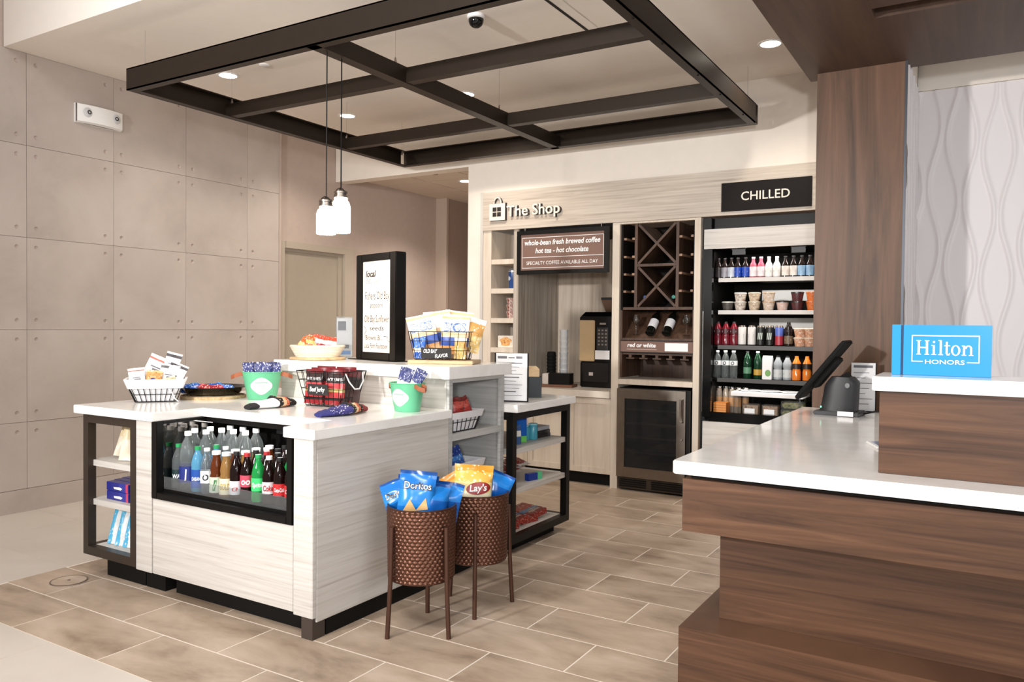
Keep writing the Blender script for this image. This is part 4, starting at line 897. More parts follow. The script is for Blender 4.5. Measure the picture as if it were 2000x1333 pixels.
for i, (x, y, z, lab) in enumerate([(-3.975, 2.53, .411, 'navy toothpaste box, lower one of the front pair on the middle shelf'), (-3.985, 2.535, .4575, 'navy toothpaste box, upper one of the front pair on the middle shelf'), (-3.995, 2.585, .411, 'navy toothpaste box, lower one of the middle pair on the middle shelf'), (-4.005, 2.59, .4575, 'navy toothpaste box, upper one of the middle pair on the middle shelf'), (-4.01, 2.64, .411, 'navy toothpaste box, lower one of the back pair on the middle shelf'), (-4.02, 2.645, .4575, 'navy toothpaste box, upper one of the back pair on the middle shelf')]):
    o = carton('toothpaste_box', lab, 'toothpaste box', (x, y, z), 0, .20, .05, .046, TPM, 'toothpaste boxes on the left rack', ())
    if i < 2: part('front_logo', MB().add([(-.03, -.0262, .012), (.03, -.0262, .01), (.045, -.0262, .02), (.02, -.0262, .026), (-.035, -.0262, .022)], [(0, 1, 2, 3, 4)]), WHITE, o, world=False)
    part('end_logo', MB().add([(-.1012, -.015, .012), (-.1012, .012, .012), (-.1012, .015, .03), (-.1012, -.01, .034)], [(0, 1, 2, 3)]), plain('logo_pale', (200, 206, 236), .4), o, world=False)
CY = bands('cyan_strip_pouch', [(0, (86, 180, 222)), (.32, (238, 238, 236)), (.8, (236, 234, 232))], .35, 0, speck=(226, 228, 232))
bx = thing('carton_tray', 'open dark carton holding striped pouches at the bottom of the left rack', 'box', (-3.98, 2.62, .158), R3(0, 0, 0))
part('tray', MB().box(-.10, .12, .0, .10, 0, .006).box(-.10, .12, .094, .10, .006, .22).box(-.10, -.095, 0, .094, .006, .22).box(.115, .12, 0, .094, .006, .22), plain('carton_brown', (70, 44, 36), .6), bx, world=False)
for i in range(3):
    bag('striped_pouch', f'white and cyan striped pouch, {ORD[i]} from left in the left rack carton', 'snack pouch', (-4.06+.07*i, 2.535, .159), R3(-17, 5, 30), .075, .215, .025, CY, 'striped pouches on the left rack', 150+i)

# ---- hammered basket stands
def hammered():
    nrow, ncol, r, h = 21, 40, .152, .325; sub = 6
    def fn(u, v):
        a = u*ncol; b = v*nrow; best = 0
        for row in (math.floor(b-.5), math.floor(b+.5)):
            o = .5*(int(row) % 2)
            ca = round(a-o)+o; cb_ = row+.5
            d2 = ((a-ca)/.5)**2+((b-cb_)/.62)**2
            best = max(best, 1-d2)
        e = 1 if .02 < v < .98 else 0
        rr = r*(.955+.045*v)+.006*max(0, best)*e
        th = 2*PI*u; return (rr*math.cos(th), rr*math.sin(th), v*h)
    mb = MB(); mb.grid(fn, ncol*sub, nrow*sub, True); return mb
HAM = hammered().mesh('hammered_bowl', 60); HAM.materials.append(COPPER)
def stand(label, loc, angs, group='hammered copper stands'):
    t = thing('basket_stand', label, 'basket stand', loc, (0, 0, 0), group)
    obj('hammered_drum', HAM, None, t, (0, 0, .235))
    part('drum_lining', MB().lathe([(.146, 0), (.151, .32), (.155, .325), (.155, .328), (.149, .328), (.143, .005), (.001, .005)], (0, 0, .235), 40, cap=False), COPPERL, t, smooth=40, world=False)
    for a in angs:
        a = math.radians(a); c, s = math.cos(a), math.sin(a)
        part('leg', MB().tube([(.186*c, .186*s, 0), (.171*c, .171*s, .24), (.165*c, .165*s, .485)], .0105, 10), COPPERL, t, smooth=50, world=False)
        part('rivet', MB().tube([(.15*c, .15*s, .255), (.178*c, .178*s, .255)], .007, 8), COPPERL, t, world=False)
    return t
st1 = stand('hammered copper basket stand filled with blue chip bags', (-2.175, 2.82, 0), (-104, -12, 118))
st2 = stand('hammered copper basket stand behind filled with yellow chip bags', (-2.125, 3.19, 0), (-58, 48, 168))
BC = bands('blue_chips', [(0, (24, 104, 184)), (.3, (36, 128, 206)), (.62, (28, 112, 194)), (.93, (16, 70, 140))], .22)
BC2 = bands('blue_chips_plain', [(0, (20, 88, 170)), (.6, (32, 120, 200)), (.93, (16, 66, 136))], .22)
BLKL = plain('logo_black', (24, 26, 34), .35); ORNG = plain('chip_orange', (222, 176, 116), .6, noise=.1); REDL = plain('logo_red', (150, 40, 38), .4)
def tri(o, w, h, t, seed, pts, mat):
    T, B = pouch_fn(w, h, t, seed)
    mb = MB(); n = 6; (x0, z0), (x1, z1), (x2, z2) = pts; idx = {}
    for i in range(n+1):
        for j in range(n+1-i):
            a, b = i/n, j/n; x = x0+(x1-x0)*a+(x2-x0)*b; z = z0+(z1-z0)*a+(z2-z0)*b
            idx[i, j] = len(mb.v); mb.v.append((x, B(x, z)-T(x, z)-.002, z))
    for i in range(n):
        for j in range(n-i):
            mb.f.append((idx[i, j], idx[i+1, j], idx[i, j+1]))
            if j < n-i-1: mb.f.append((idx[i+1, j], idx[i+1, j+1], idx[i, j+1]))
    part('printed_chip', mb, mat, o, world=False)
def chips(label, dx, dy, z, rot, w, h, t, mat, seed, st, texts=(), tris=(), group='chip bags'):
    o = bag('chip_bag', label, 'chip bag', (st.location[0]+dx, st.location[1]+dy, z), rot, w, h, t, mat, group, seed, texts)
    for p, m in tris: tri(o, w, h, t, seed, p, m)
    return o
DT = lambda z, s=1: [('Doritos', .13*s, .034*s, 0, z, BLKL, .0, .05), ('Doritos', .125*s, .032*s, 0, z+.001, WHITE, .0, .008)]
CH = [(((-.055, .045), (.005, .05), (-.03, .10)), ORNG), (((.0, .05), (.055, .06), (.04, .11)), ORNG)]
chips('blue tortilla chip bag standing tallest at the back left of the copper stand', -.055, .02, .42, R3(-4, 4, 42), .185, .26, .055, BC, 160, st1, DT(.15))
chips('blue tortilla chip bag with printed chips at the front of the copper stand', .01, -.07, .495, R3(-10, 6, 40), .165, .225, .06, BC, 161, st1, DT(.145, .95), CH)
chips('blue tortilla chip bag lying low at the left rim of the copper stand', -.075, -.045, .525, R3(-18, -20, 34), .14, .15, .05, BC, 162, st1, DT(.07, .8))
chips('blue tortilla chip bag at the right rim of the copper stand', .062, -.01, .475, R3(-8, 10, 50), .13, .185, .05, BC2, 163, st1)
chips('blue tortilla chip bag at the back right of the copper stand', .045, .065, .46, R3(2, 12, 36), .16, .20, .05, BC2, 164, st1)
YC = bands('yellow_chips', [(0, (238, 226, 196)), (.4, (240, 218, 150)), (.62, (226, 178, 84)), (.85, (206, 146, 50))], .22, speck=(246, 228, 178))
YC2 = bands('gold_chips', [(0, (236, 214, 170)), (.5, (216, 160, 70)), (.8, (196, 132, 44))], .22)
o = chips('yellow potato chip bag with red logo at the front of the rear stand', .02, -.075, .485, R3(-10, 4, 36), .19, .215, .06, YC, 170, st2)
T_, B_ = pouch_fn(.19, .215, .06, 170)
part('red_logo', MB().grid(lambda u, v: ((lambda x, z: (x, B_(x, z)-T_(x, z)-.002, z))(.025+.058*v*math.cos(2*PI*u), .105+.03*v*math.sin(2*PI*u)+.12*.058*v*math.cos(2*PI*u))), 24, 5, True), REDL, o, world=False)
part('lettering', textmb("Lay's", .085, .032, .02, .2, fn=lambda a, b: (a, B_(a, b)-T_(a, b)-.0042, b), base=(.025, .092), rot=.12), WHITE, o, world=False)
chips('golden potato chip bag lying tilted at the left of the rear stand', -.085, -.04, .47, R3(-18, -30, 40), .17, .17, .05, YC2, 171, st2)
chips('golden potato chip bag standing at the back of the rear stand', -.01, .03, .46, R3(-2, 8, 30), .17, .20, .05, YC2, 172, st2)
chips('blue tortilla chip bag leaning out over the right rim of the rear stand', .062, .03, .49, R3(-6, 24, 40), .13, .17, .05, BC2, 173, st2)

# ---- right rack goods (facing the aisle)
SX = -2.50
carton('soap_box', 'tall blue carton with green corner on the upper shelf of the right rack', 'box', (SX-.06, 4.30, .629), 62, .115, .05, .175, bands('blue_green_carton', [(0, (110, 196, 90)), (.22, (24, 92, 178)), (.8, (20, 60, 140))], .3))
for i, (x, y, h, m, lab) in enumerate([(SX-.02, 4.17, .10, (196, 150, 110), 'small tan packet left of the blue carton on the right rack'), (SX-.005, 4.215, .12, (60, 90, 140), 'small navy and white packet in front of the blue carton on the right rack')]):
    bag('travel_packet', lab, 'packet', (x, y, .629), R3(-6, 0, 70), .06, h, .02, bands(f'travel{i}', [(0, m), (.4, (226, 222, 214)), (.7, m)], .4), None, 180+i)
TEAL = plain('teal_plastic', (74, 158, 178), .25)
for i, (y, lab) in enumerate([(4.42, 'round teal roll standing on the upper shelf of the right rack'), (4.47, 'small teal jar beside the teal roll on the right rack')]):
    t = thing('travel_jar', lab, 'jar', (SX-.08+.04*i, y, .629))
    part('jar_body', MB().lathe([(.036-.008*i, 0), (.04-.01*i, .006), (.04-.01*i, .075+.01*i), (.034-.008*i, .083+.01*i)], seg=24), TEAL, t, smooth=40, world=False)
    part('jar_lid', MB().lathe([(.03, .084+.01*i), (.03, .094+.01*i)], seg=20), plain('pale_teal', (150, 206, 214), .3), t, world=False)
for k in range(3):
    carton('razor_box', f'small black box, {["bottom", "middle", "top"][k]} of the stack at the far end of the upper shelf', 'box', (SX-.07, 4.60-.004*k, .629+.0245*k), 84+3*k, .15, .09, .024, bands('black_box', [(0, (34, 32, 34)), (.8, (60, 58, 60))], .3, 0) if k < 2 else plain('grey_pack', (170, 170, 176), .4), 'small boxes on the right rack')
MAG = bands('red_packet_print', [(0, (150, 52, 44)), (.35, (226, 220, 214)), (.55, (150, 60, 54)), (.8, (206, 190, 184))], .4, 1, speck=(230, 220, 214))
for i in range(4):
    bag('flat_packet', f'red and white flat packet, {ORD[i]} from the post on right rack middle shelf', 'packet', (SX-.14, 4.34+.07*i, .40+.012*i), R3(-84+4*i, 0, 70+6*i), .13, .15, .018, MAG, 'flat packets on the right rack', 190+i)
carton('toothpaste_box', 'blue and green toothpaste box at the edge of the middle shelf of the right rack', 'toothpaste box', (SX+.03, 4.36, .389), 78, .13, .035, .045, bands('blue_green_box', [(0, (28, 56, 140)), (.65, (90, 190, 140))], .3, 0))
for i in range(3):
    bag('toothbrush_pack', f'dark toothbrush pack, {ORD[i]} from the post on the middle shelf of the right rack', 'toothbrush', (SX-.0+.01*i, 4.06+.025*i, .392+.01*i), R3(-82, 0, 100+8*i), .05, .13, .014, bands('brush_pack', [(0, (40, 40, 46)), (.4, (226, 226, 230)), (.6, (50, 48, 56))], .3, 0), 'toothbrush packs', 200+i)
RB = bands('red_box_print', [(0, (150, 46, 34)), (.3, (90, 150, 190)), (.48, (190, 70, 50)), (.8, (156, 44, 34))], .35, 1, speck=(226, 200, 190))
for i in range(4):
    o = solo('snack_box', MB().box(-.075, .075, -.11, .11, 0, .035), RB, f'red snack box, {ORD[i]} from the post on the bottom of the right rack', 'snack box', (SX-.10, 4.15+.12*i, .1075+(.017 if i % 2 else 0)), R3(0, -9 if i % 2 else 0, 78), 'red snack boxes on the right rack', bevel=.002)
    part('box_print', MB().box(-.05, .05, -.07, -.05, .0351, .0356).box(-.03, .05, -.04, -.03, .0351, .0356), plain('box_print_pale', (206, 190, 176), .5), o, world=False)
bag('flat_packet', 'white packet lying at the far end of the right rack bottom', 'packet', (SX-.12, 4.60, .112), R3(-84, 0, 80), .09, .12, .018, WPK, None, 215)

# ---- things on the wing top
mn = thing('menu_holder', 'white printed menu sheet in a slim black-edged upright holder', 'menu', (-2.52, 4.16, WT), R3(0, 0, 14))
part('holder_edge', MB().box(-.108, -.102, -.008, .008, 0, .30).box(.102, .108, -.008, .008, 0, .30).box(-.102, .102, -.008, .008, 0, .006), BLACK, mn, world=False)
ms2 = part('sheet', MB().box(-.1015, .1015, -.003, .003, .0065, .298), PAPER, mn, world=False)
part('print', MB().box(-.09, -.03, -.0042, -.0031, .265, .280).box(.03, .07, -.0042, -.0031, .265, .280).box(-.02, .02, -.0042, -.0031, .268, .274), GREYINK, ms2, world=False)
for k in range(10): part('print', MB().box(-.09+.02*(k % 2), .07-.02*(k % 3), -.0042, -.0031, .235-.022*k, .2375-.022*k+(.004 if k % 4 == 0 else 0)), GREYINK, ms2, world=False)
nb = thing('napkin_box', 'black box with tan wooden insert standing behind the menu sheet', 'box', (-2.60, 4.50, WT), R3(0, 0, 30))
part('box_body', MB().box(-.09, .09, -.06, .06, 0, .135), plain('slate_black', (36, 42, 46), .6), nb, bevel=.002, world=False)
part('tan_insert', MB().add([(x, y, z) for y in (-.045, .045) for x, z in ((-.08, .136), (.075, .136), (.075, .185), (.055, .203), (-.08, .198))], [(0, 1, 2, 3, 4), (9, 8, 7, 6, 5)]+[(i, (i+1) % 5, 5+(i+1) % 5, 5+i) for i in range(5)]), BOARD, nb, world=False)

# ---- cubbies and coffee niche
tb = thing('travel_tumbler', 'blue travel tumbler in the cubby left of the coffee sign', 'tumbler', (-3.80, 6.28, 1.711))
part('cup', MB().lathe([(.033, 0), (.035, .004), (.043, .15), (.043, .155)], seg=24), plain('tumbler_blue', (36, 72, 136), .25), tb, smooth=40, world=False)
part('lid', MB().lathe([(.044, .155), (.044, .168), (.036, .176), (.03, .186)], seg=24), plain('lid_grey', (170, 176, 184), .3, .6), tb, smooth=40, world=False)
part('emblem', MB().grid(lambda u, v: (.0425*math.sin(-.5+.5*v*math.cos(2*PI*u)), -.0425*math.cos(-.5+.5*v*math.cos(2*PI*u)), .095+.02*v*math.sin(2*PI*u)), 20, 3, True), plain('emblem_pale', (196, 206, 222), .4), tb, world=False)
FLOR = cloudy('floral_print', [(70, 34, 30), (150, 76, 60), (226, 206, 196), (120, 56, 44)], 60, .4, 0, rnd=False)
for k in range(3):
    solo('paper_cup', MB().lathe([(.034, 0), (.046, .05), (.047, .062), (.044, .062)], seg=24), FLOR, f'floral paper cup, {["bottom", "middle", "top"][k]} of the stack in the cubby', 'cup', (-3.815, 6.28, 1.4385+.0625*k), group='floral cups in the cubby', smooth=40)
mg = thing('gift_box', 'small cream gift box with orange floral print in the low cubby', 'gift box', (-3.85, 6.28, 1.1655), R3(0, 0, 8))
part('box', MB().box(-.08, .08, -.05, .05, 0, .11), plain('cream_box', (232, 222, 206), .5), mg, bevel=.003, world=False)
part('flower_print', MB().grid(lambda u, v: (.055*v*math.cos(2*PI*u)*(1+.2*math.sin(10*PI*u)), -.0512, .055+.042*v*math.sin(2*PI*u)), 30, 3, True), cloudy('orange_floral', [(90, 96, 60), (222, 140, 60), (236, 190, 120), (196, 90, 50)], 50, .5, 0, rnd=False), mg, world=False)
cm = thing('coffee_machine', 'black and tan bean-to-cup coffee machine in the niche', 'coffee machine', (-3.02, 6.62, .8185))
part('body', MB().box(-3.185, -2.855, 6.46, 6.85, .8185, 1.05).box(-3.19, -2.85, 6.45, 6.85, 1.05, 1.46), BLACK, cm, bevel=.008)
part('top_cover', MB().add([(-3.18, 6.46, 1.461), (-2.86, 6.46, 1.461), (-2.86, 6.84, 1.461), (-3.18, 6.84, 1.461), (-3.15, 6.49, 1.50), (-2.87, 6.49, 1.50), (-2.87, 6.82, 1.50), (-3.15, 6.82, 1.50)], [(0,3,2,1),(4,5,6,7),(0,1,5,4),(1,2,6,5),(2,3,7,6),(3,0,4,7)]), BLACKG, cm)
part('tan_panel', MB().box(-3.186, -3.032, 6.436, 6.449, 1.055, 1.425), plain('tan_panel', (196, 168, 128), .4, noise=.05), cm, bevel=.006, label='glossy tan front panel')
kp = part('keypad', MB().box(-3.01, -2.90, 6.440, 6.449, 1.16, 1.36), CHAR, cm)
for i in range(3):
    for j in range(5): part('button', MB().lathe([(.010, 0), (.010, .004)], (0, 0, 0), 12).__class__().box(-2.998+.034*i, -2.980+.034*i, 6.436, 6.4398, 1.20+.032*j, 1.214+.032*j), plain('button_grey', (140, 128, 116), .4), kp)
part('display', MB().box(-2.985, -2.925, 6.440, 6.449, 1.385, 1.402), plain('lcd', (150, 140, 130), .2), cm)
part('notice', MB().box(-3.025, -2.885, 6.437, 6.4395, 1.075, 1.155), PAPER, cm)
part('spout_recess', MB().box(-3.16, -2.90, 6.452, 6.459, .87, 1.04), BLACKG, cm)
part('small_label', MB().box(-3.09, -3.05, 6.447, 6.4515, .925, .955), plain('label_grey', (190, 180, 176), .5), cm)
hp = part('bean_hopper', MB().add([(-2.975, 6.55, 1.501), (-2.83, 6.55, 1.501), (-2.83, 6.70, 1.501), (-2.975, 6.70, 1.501), (-3.005, 6.52, 1.61), (-2.80, 6.52, 1.61), (-2.80, 6.73, 1.61), (-3.005, 6.73, 1.61)], [(0,3,2,1),(0,1,5,4),(1,2,6,5),(2,3,7,6),(3,0,4,7),(4,5,6,7)]), plain('smoked_plastic', (86, 64, 50), .2), cm)
part('hopper_lid', MB().box(-3.008, -2.797, 6.515, 6.735, 1.6105, 1.632), BLACK, hp)
for k in range(9):
    solo('paper_cup', MB().lathe([(.030, 0), (.040, .085), (.042, .088), (.042, .094), (.039, .094)], seg=20), WHITE, f'white paper coffee cup, {ORD[k]} from the bottom of the tall stack', 'cup', (-3.40, 6.55, .8185+.053*k), group='stacked white coffee cups', smooth=40)
for k in range(6):
    solo('cup_lid', MB().lathe([(.044, 0), (.046, .008), (.042, .012), (.040, .04), (.030, .045)], seg=20), BLACKM, f'black cup lid, {ORD[k]} from the bottom of the stack beside the cups', 'cup lid', (-3.475, 6.45, .932+.031*k), group='stacked black cup lids', smooth=40)
solo('serving_tray', MB().box(-.17, .17, -.10, .10, 0, .022), plain('tray_brown', (120, 78, 56), .5, noise=.1), 'brown wooden tray under the condiment caddy', 'tray', (-3.37, 6.36, .8185), R3(0, 0, 12), bevel=.003)
cd = thing('condiment_caddy', 'black condiment caddy with cream napkins on the brown tray', 'caddy', (-3.36, 6.36, .841), R3(0, 0, 12))
part('caddy_box', MB().box(-.07, .13, -.07, .07, 0, .10), BLACK, cd, bevel=.002, world=False)
part('napkin_stack', MB().box(-.13, -.072, -.06, .06, 0, .095), CREAMP, cd, bevel=.003, world=False)
solo('lid_holder', MB().box(-.055, .055, -.05, .05, 0, .112), BLACK, 'black square block under the cup lids', 'holder', (-3.475, 6.45, .8185) , bevel=.003)

# ---- wine display
def wine_bottle(label, x):
    t = thing('wine_bottle', label, 'wine bottle', (x, 6.225, 1.312), R3(-45, 0, -3), 'wine bottles on the ramp')
    part('glass_body', MB().lathe([(.030, 0), (.037, .004), (.037, .19), (.030, .215), (.014, .24), (.0135, .29), (.015, .291), (.015, .30)], seg=24), plain('dark_glass', (14, 16, 14), .08), t, smooth=40, world=False)
    part('paper_label', MB().lathe([(.0376, .06), (.0376, .15)], seg=24, cap=False), PAPER, t, smooth=40, world=False)
    part('foil', MB().lathe([(.0145, .25), (.0143, .285), (.0157, .29), (.0157, .302)], seg=16, cap=False), BLACKM, t, smooth=40, world=False)
wine_bottle('dark wine bottle with white label lying on the ramp, left one', -2.43); wine_bottle('dark wine bottle with white label lying on the ramp, right one', -2.285)
def wine_glass(label, x):
    t = thing('wine_glass', label, 'wine glass', (x, 6.255, 1.304))
    part('bowl', MB().lathe([(.003, .075), (.022, .085), (.032, .11), (.032, .135), (.026, .165), (.0245, .165), (.030, .135), (.030, .112), (.02, .088), (.002, .08)], seg=20, cap=False), GLASS, t, smooth=50, world=False)
    part('stem', MB().lathe([(.003, .004), (.003, .076)], seg=8), GLASS, t, smooth=50, world=False)
    part('foot', MB().lathe([(.03, 0), (.03, .002), (.004, .004)], seg=20), GLASS, t, smooth=50, world=False)
wine_glass('clear wine glass left of the wine bottles', -2.56); wine_glass('clear wine glass right of the wine bottles', -2.12)
for i, (x, z, m, lab) in enumerate([(-2.49, 1.62, (40, 70, 130), 'bottle end with blue foil at the left of the lower cross rack'), (-2.24, 1.62, (50, 110, 100), 'bottle end with green foil at the right of the lower cross rack')]):
    t = thing('wine_bottle', lab, 'wine bottle', (x, 6.27, z), R3(-90, 0, 0), 'wine bottles in the cross rack')
    part('glass_body', MB().lathe([(.014, 0), (.0135, .09), (.034, .13), (.036, .30)], seg=20), MATS['dark_glass'], t, smooth=40, world=False)
    part('foil', MB().lathe([(.0155, -.001), (.0155, .05)], seg=16), plain(f'foil{i}', m, .3, .5), t, smooth=40, world=False)

# ---- bottles, cans, cups: one of each kind, then copies
def mk_bottle(name, cat, prof, body, cap=None, capm=None, label=None, labm=None, text=None, tmat=None, seg=18, th=.02, tz=None, tw=None):
    """prof: (radius, z) outline; cap=(r, z0, z1); label=(r, z0, z1)"""
    t = thing(name, '', cat)
    part('body', MB().lathe(prof, seg=seg), body, t, smooth=45, world=False)
    if cap: part('cap', MB().lathe([(cap[0], cap[1]), (cap[0]*1.02, (cap[1]+cap[2])/2), (cap[0], cap[2])], seg=14), capm, t, smooth=45, world=False)
    if label:
        lb = part('wrap_label', MB().lathe([(label[0], label[1]), (label[0], label[2])], seg=seg, cap=False), labm, t, smooth=60, world=False)
        if text:
            r = label[0]+.0008; zz = tz if tz is not None else (label[1]+label[2])/2-th/2
            part('lettering', textmb(text, tw or r*1.5, th, .03, .1, fn=lambda a, b: (r*math.sin(a/r), -r*math.cos(a/r), b), base=(0, zz)), tmat or WHITE, lb, world=False)
    return t
PROTO = {}
def place(key, make, loc, label, group, rz=0):
    if key not in PROTO:
        o = make(); PROTO[key] = o; o.location = loc; o.rotation_euler = (0, 0, rz); o['label'] = label; o['group'] = group; return o
    return dup(PROTO[key], loc, (0, 0, rz), label, group)
SODA = [(.024, 0), (.030, .004), (.031, .03), (.029, .06), (.031, .09), (.031, .13), (.024, .165), (.014, .19), (.0125, .205)]
TEA = [(.027, 0), (.031, .004), (.031, .09), (.026, .105), (.029, .125), (.024, .155), (.018, .18), (.018, .195)]
WAT = [(.028, 0), (.031, .004), (.030, .05), (.031, .10), (.031, .14), (.022, .175), (.013, .195), (.0125, .205)]
LIT = [(.036, 0), (.041, .005), (.041, .10), (.040, .13), (.041, .17), (.034, .225), (.018, .255), (.014, .27)]
COLA = plain('cola', (28, 12, 10), .08, trans=.3, ior=1.33); TEAM = plain('tea', (120, 58, 24), .06, trans=.5, ior=1.33); AMB = plain('amber_tea', (196, 150, 90), .06, trans=.6, ior=1.33)
GRB = plain('green_bottle', (40, 170, 84), .08, trans=.45, ior=1.33); BLB = plain('blue_bottle', (120, 200, 240), .06, trans=.6, ior=1.33)
GC = plain('green_cap', (34, 150, 84), .4); RC = plain('red_cap', (178, 40, 44), .4); BK = plain('black_cap', (24, 22, 24), .4)
def lab(n, c): return plain('label_'+n, c, .4)
KIND = {
 'wai':  ('clear bottle, dark green label', lambda: mk_bottle('drink_bottle', 'bottle', WAT, PET, (.0145, .205, .222), GC, (.0316, .03, .095), lab('deepgreen', (22, 48, 48)), 'WAI', WHITE)),
 'big':  ('tall clear bottle with navy label', lambda: mk_bottle('drink_bottle', 'bottle', LIT, PET, (.017, .27, .292), WHITE, (.0416, .04, .12), lab('navy', (30, 44, 120)), 'I', WHITE, th=.055, tw=.010)),
 'clear': ('tall clear bottle with white cap', lambda: mk_bottle('drink_bottle', 'bottle', LIT, PET, (.017, .27, .292), WHITE)),
 'blue': ('pale blue bottle with green cap', lambda: mk_bottle('drink_bottle', 'bottle', WAT, BLB, (.0145, .205, .222), GC, (.0316, .02, .11), lab('royal', (24, 76, 160)), 'DASANI', WHITE, th=.018)),
 'wht':  ('clear water bottle with white label', lambda: mk_bottle('drink_bottle', 'bottle', WAT, PET, (.0145, .205, .22), WHITE, (.0316, .05, .11), lab('white', (232, 234, 234)), 'O', BLKL, th=.03, tw=.03)),
 'tea':  ('brown iced tea bottle with white cap', lambda: mk_bottle('drink_bottle', 'bottle', TEA, TEAM, (.021, .195, .212), WHITE, (.0316, .012, .088), lab('teagreen', (196, 206, 186)), 'I', lab('tg', (60, 120, 70)), th=.05, tw=.02)),
 'amb':  ('amber iced tea bottle with white cap', lambda: mk_bottle('drink_bottle', 'bottle', TEA, AMB, (.021, .195, .212), WHITE, (.0316, .012, .088), lab('cream', (228, 220, 190)), 'GOLD', lab('tgold', (190, 160, 80)), th=.03)),
 'chr':  ('dark soda bottle with white cherry label', lambda: mk_bottle('drink_bottle', 'bottle', SODA, COLA, (.0145, .205, .222), BK, (.0322, .02, .085), lab('whitesilver', (222, 222, 226)), 'o', RC, th=.030, tw=.028)),
 'red':  ('dark soda bottle with pink fruit label', lambda: mk_bottle('drink_bottle', 'bottle', SODA, COLA, (.0145, .205, .222), RC, (.0322, .065, .12), lab('pink', (196, 70, 92)), 'oo', WHITE, th=.030, tw=.044)),
 'grn':  ('bright green soda bottle with green cap', lambda: mk_bottle('drink_bottle', 'bottle', SODA, GRB, (.0145, .205, .222), GC, (.0322, .055, .115), lab('lime', (60, 200, 110)), 'Sprite', WHITE, th=.02)),
 'diet': ('dark soda bottle with silver label', lambda: mk_bottle('drink_bottle', 'bottle', SODA, COLA, (.0145, .205, .222), WHITE, (.0322, .05, .105), lab('silver', (206, 204, 206)), 'Coke', RC, th=.026)),
 'coke': ('dark soda bottle with red label', lambda: mk_bottle('drink_bottle', 'bottle', SODA, COLA, (.0145, .205, .222), BK, (.0322, .05, .105), lab('red', (190, 38, 42)), 'Coca-Cola', WHITE, th=.018)),
}
rows = [('front', 2.535, ['wai', 'big', 'blue', 'wht', 'tea', 'amb', 'chr', 'red', 'grn', 'diet', 'coke', 'coke'], [-3.505, -3.43, -3.355, -3.285, -3.215, -3.143, -3.07, -2.996, -2.918, -2.845, -2.772, -2.70]),
        ('second', 2.618, ['big', 'clear', 'blue', 'wht', 'tea', 'amb', 'chr', 'red', 'coke', 'grn', 'diet'], [-3.49, -3.40, -3.32, -3.25, -3.178, -3.105, -3.03, -2.955, -2.88, -2.80, -2.725]),
        ('third', 2.705, ['big', 'clear', 'clear', 'clear', 'amb', 'wht', 'chr', 'diet', 'coke', 'wht'], [-3.48, -3.39, -3.30, -3.21, -3.13, -3.055, -2.975, -2.90, -2.82, -2.74]),
        ('back', 2.80, ['clear', 'clear', 'clear', 'tea', 'coke', 'diet', 'wht'], [-3.44, -3.34, -3.24, -3.14, -3.03, -2.92, -2.80])]
for rn, y, ks, xs in rows:
    for i, (k, x) in enumerate(zip(ks, xs)):
        place(k, KIND[k][1], (x, y, .5325), f'{KIND[k][0]}, {ORD[i]} from left in cooler {rn} row', 'bottles in the open cooler', math.radians(38))

# chilled fridge stock
FB = [(.024, 0), (.029, .003), (.029, .085), (.024, .105), (.013, .125), (.012, .15)]
def fb(n, body, capm, lc, text=None, tm=None, prof=FB, lr=(.0296, .01, .085)):
    return lambda: mk_bottle('drink_bottle', 'bottle', prof, body, (.0135, prof[-1][1], prof[-1][1]+.012), capm, lr, lab(n, lc), text, tm, th=.02)
DKB = plain('dark_bottle', (30, 22, 20), .1)
F1 = [('dark bottle', fb('dk', DKB, BK, (60, 52, 52)), -1.875, 'fdk'), ('dark bottle with grey label', fb('gr', DKB, BK, (150, 146, 154), '=', BLKL), -1.825, 'fgr'), ('dark bottle with pale round label', fb('pl', DKB, BK, (196, 200, 210), '=', BLU), -1.772, 'fpl'),
      ('bottle with bright blue label', fb('bb', DKB, BK, (30, 70, 170), '=', WHITE), -1.72, 'fbb'), ('bottle with bright blue label', None, -1.66, 'fbb'), ('bottle with white and pink label', fb('pk', lab('pkb', (190, 70, 90)), WHITE, (230, 220, 222), '=', RC), -1.60, 'fpk'), ('bottle with white and pink label', None, -1.54, 'fpk'),
      ('bottle with white label', fb('wh', lab('whb', (214, 208, 206)), WHITE, (234, 230, 226), '=', BLKL), -1.48, 'fwh'), ('bottle with white label', None, -1.42, 'fwh'), ('dark bottle with white and brown label', fb('wb', DKB, BK, (226, 216, 206), '=', RC), -1.355, 'fwb'), ('dark bottle with white and brown label', None, -1.295, 'fwb'),
      ('dark bottle with pale blue label', fb('lb', DKB, BK, (140, 176, 206), '=', WHITE), -1.235, 'flb'), ('dark bottle with pale blue label', None, -1.175, 'flb'), ('dark bottle with pale blue label', None, -1.115, 'flb')]
for i, (d, mk, x, key) in enumerate(F1): place(key, mk, (x, 6.30, FSH[0]+.0005), f'{d}, {ORD[i]} from the left on the top fridge shelf', 'bottles on the top fridge shelf')
CUPP = [(.036, 0), (.046, .058), (.046, .06)]
def cup(n, c1, lidc, seg=22):
    def mk():
        t = thing('snack_cup', '', 'snack cup')
        part('cup', MB().lathe(CUPP, seg=seg), cloudy('cupfill_'+n, c1, 45, .3, 0, rnd=False), t, smooth=40, world=False)
        part('lid', MB().lathe([(.049, .0602), (.049, .066), (.044, .070)], seg=seg), plain('cuplid_'+n, lidc, .15), t, smooth=40, world=False)
        return t
    return mk
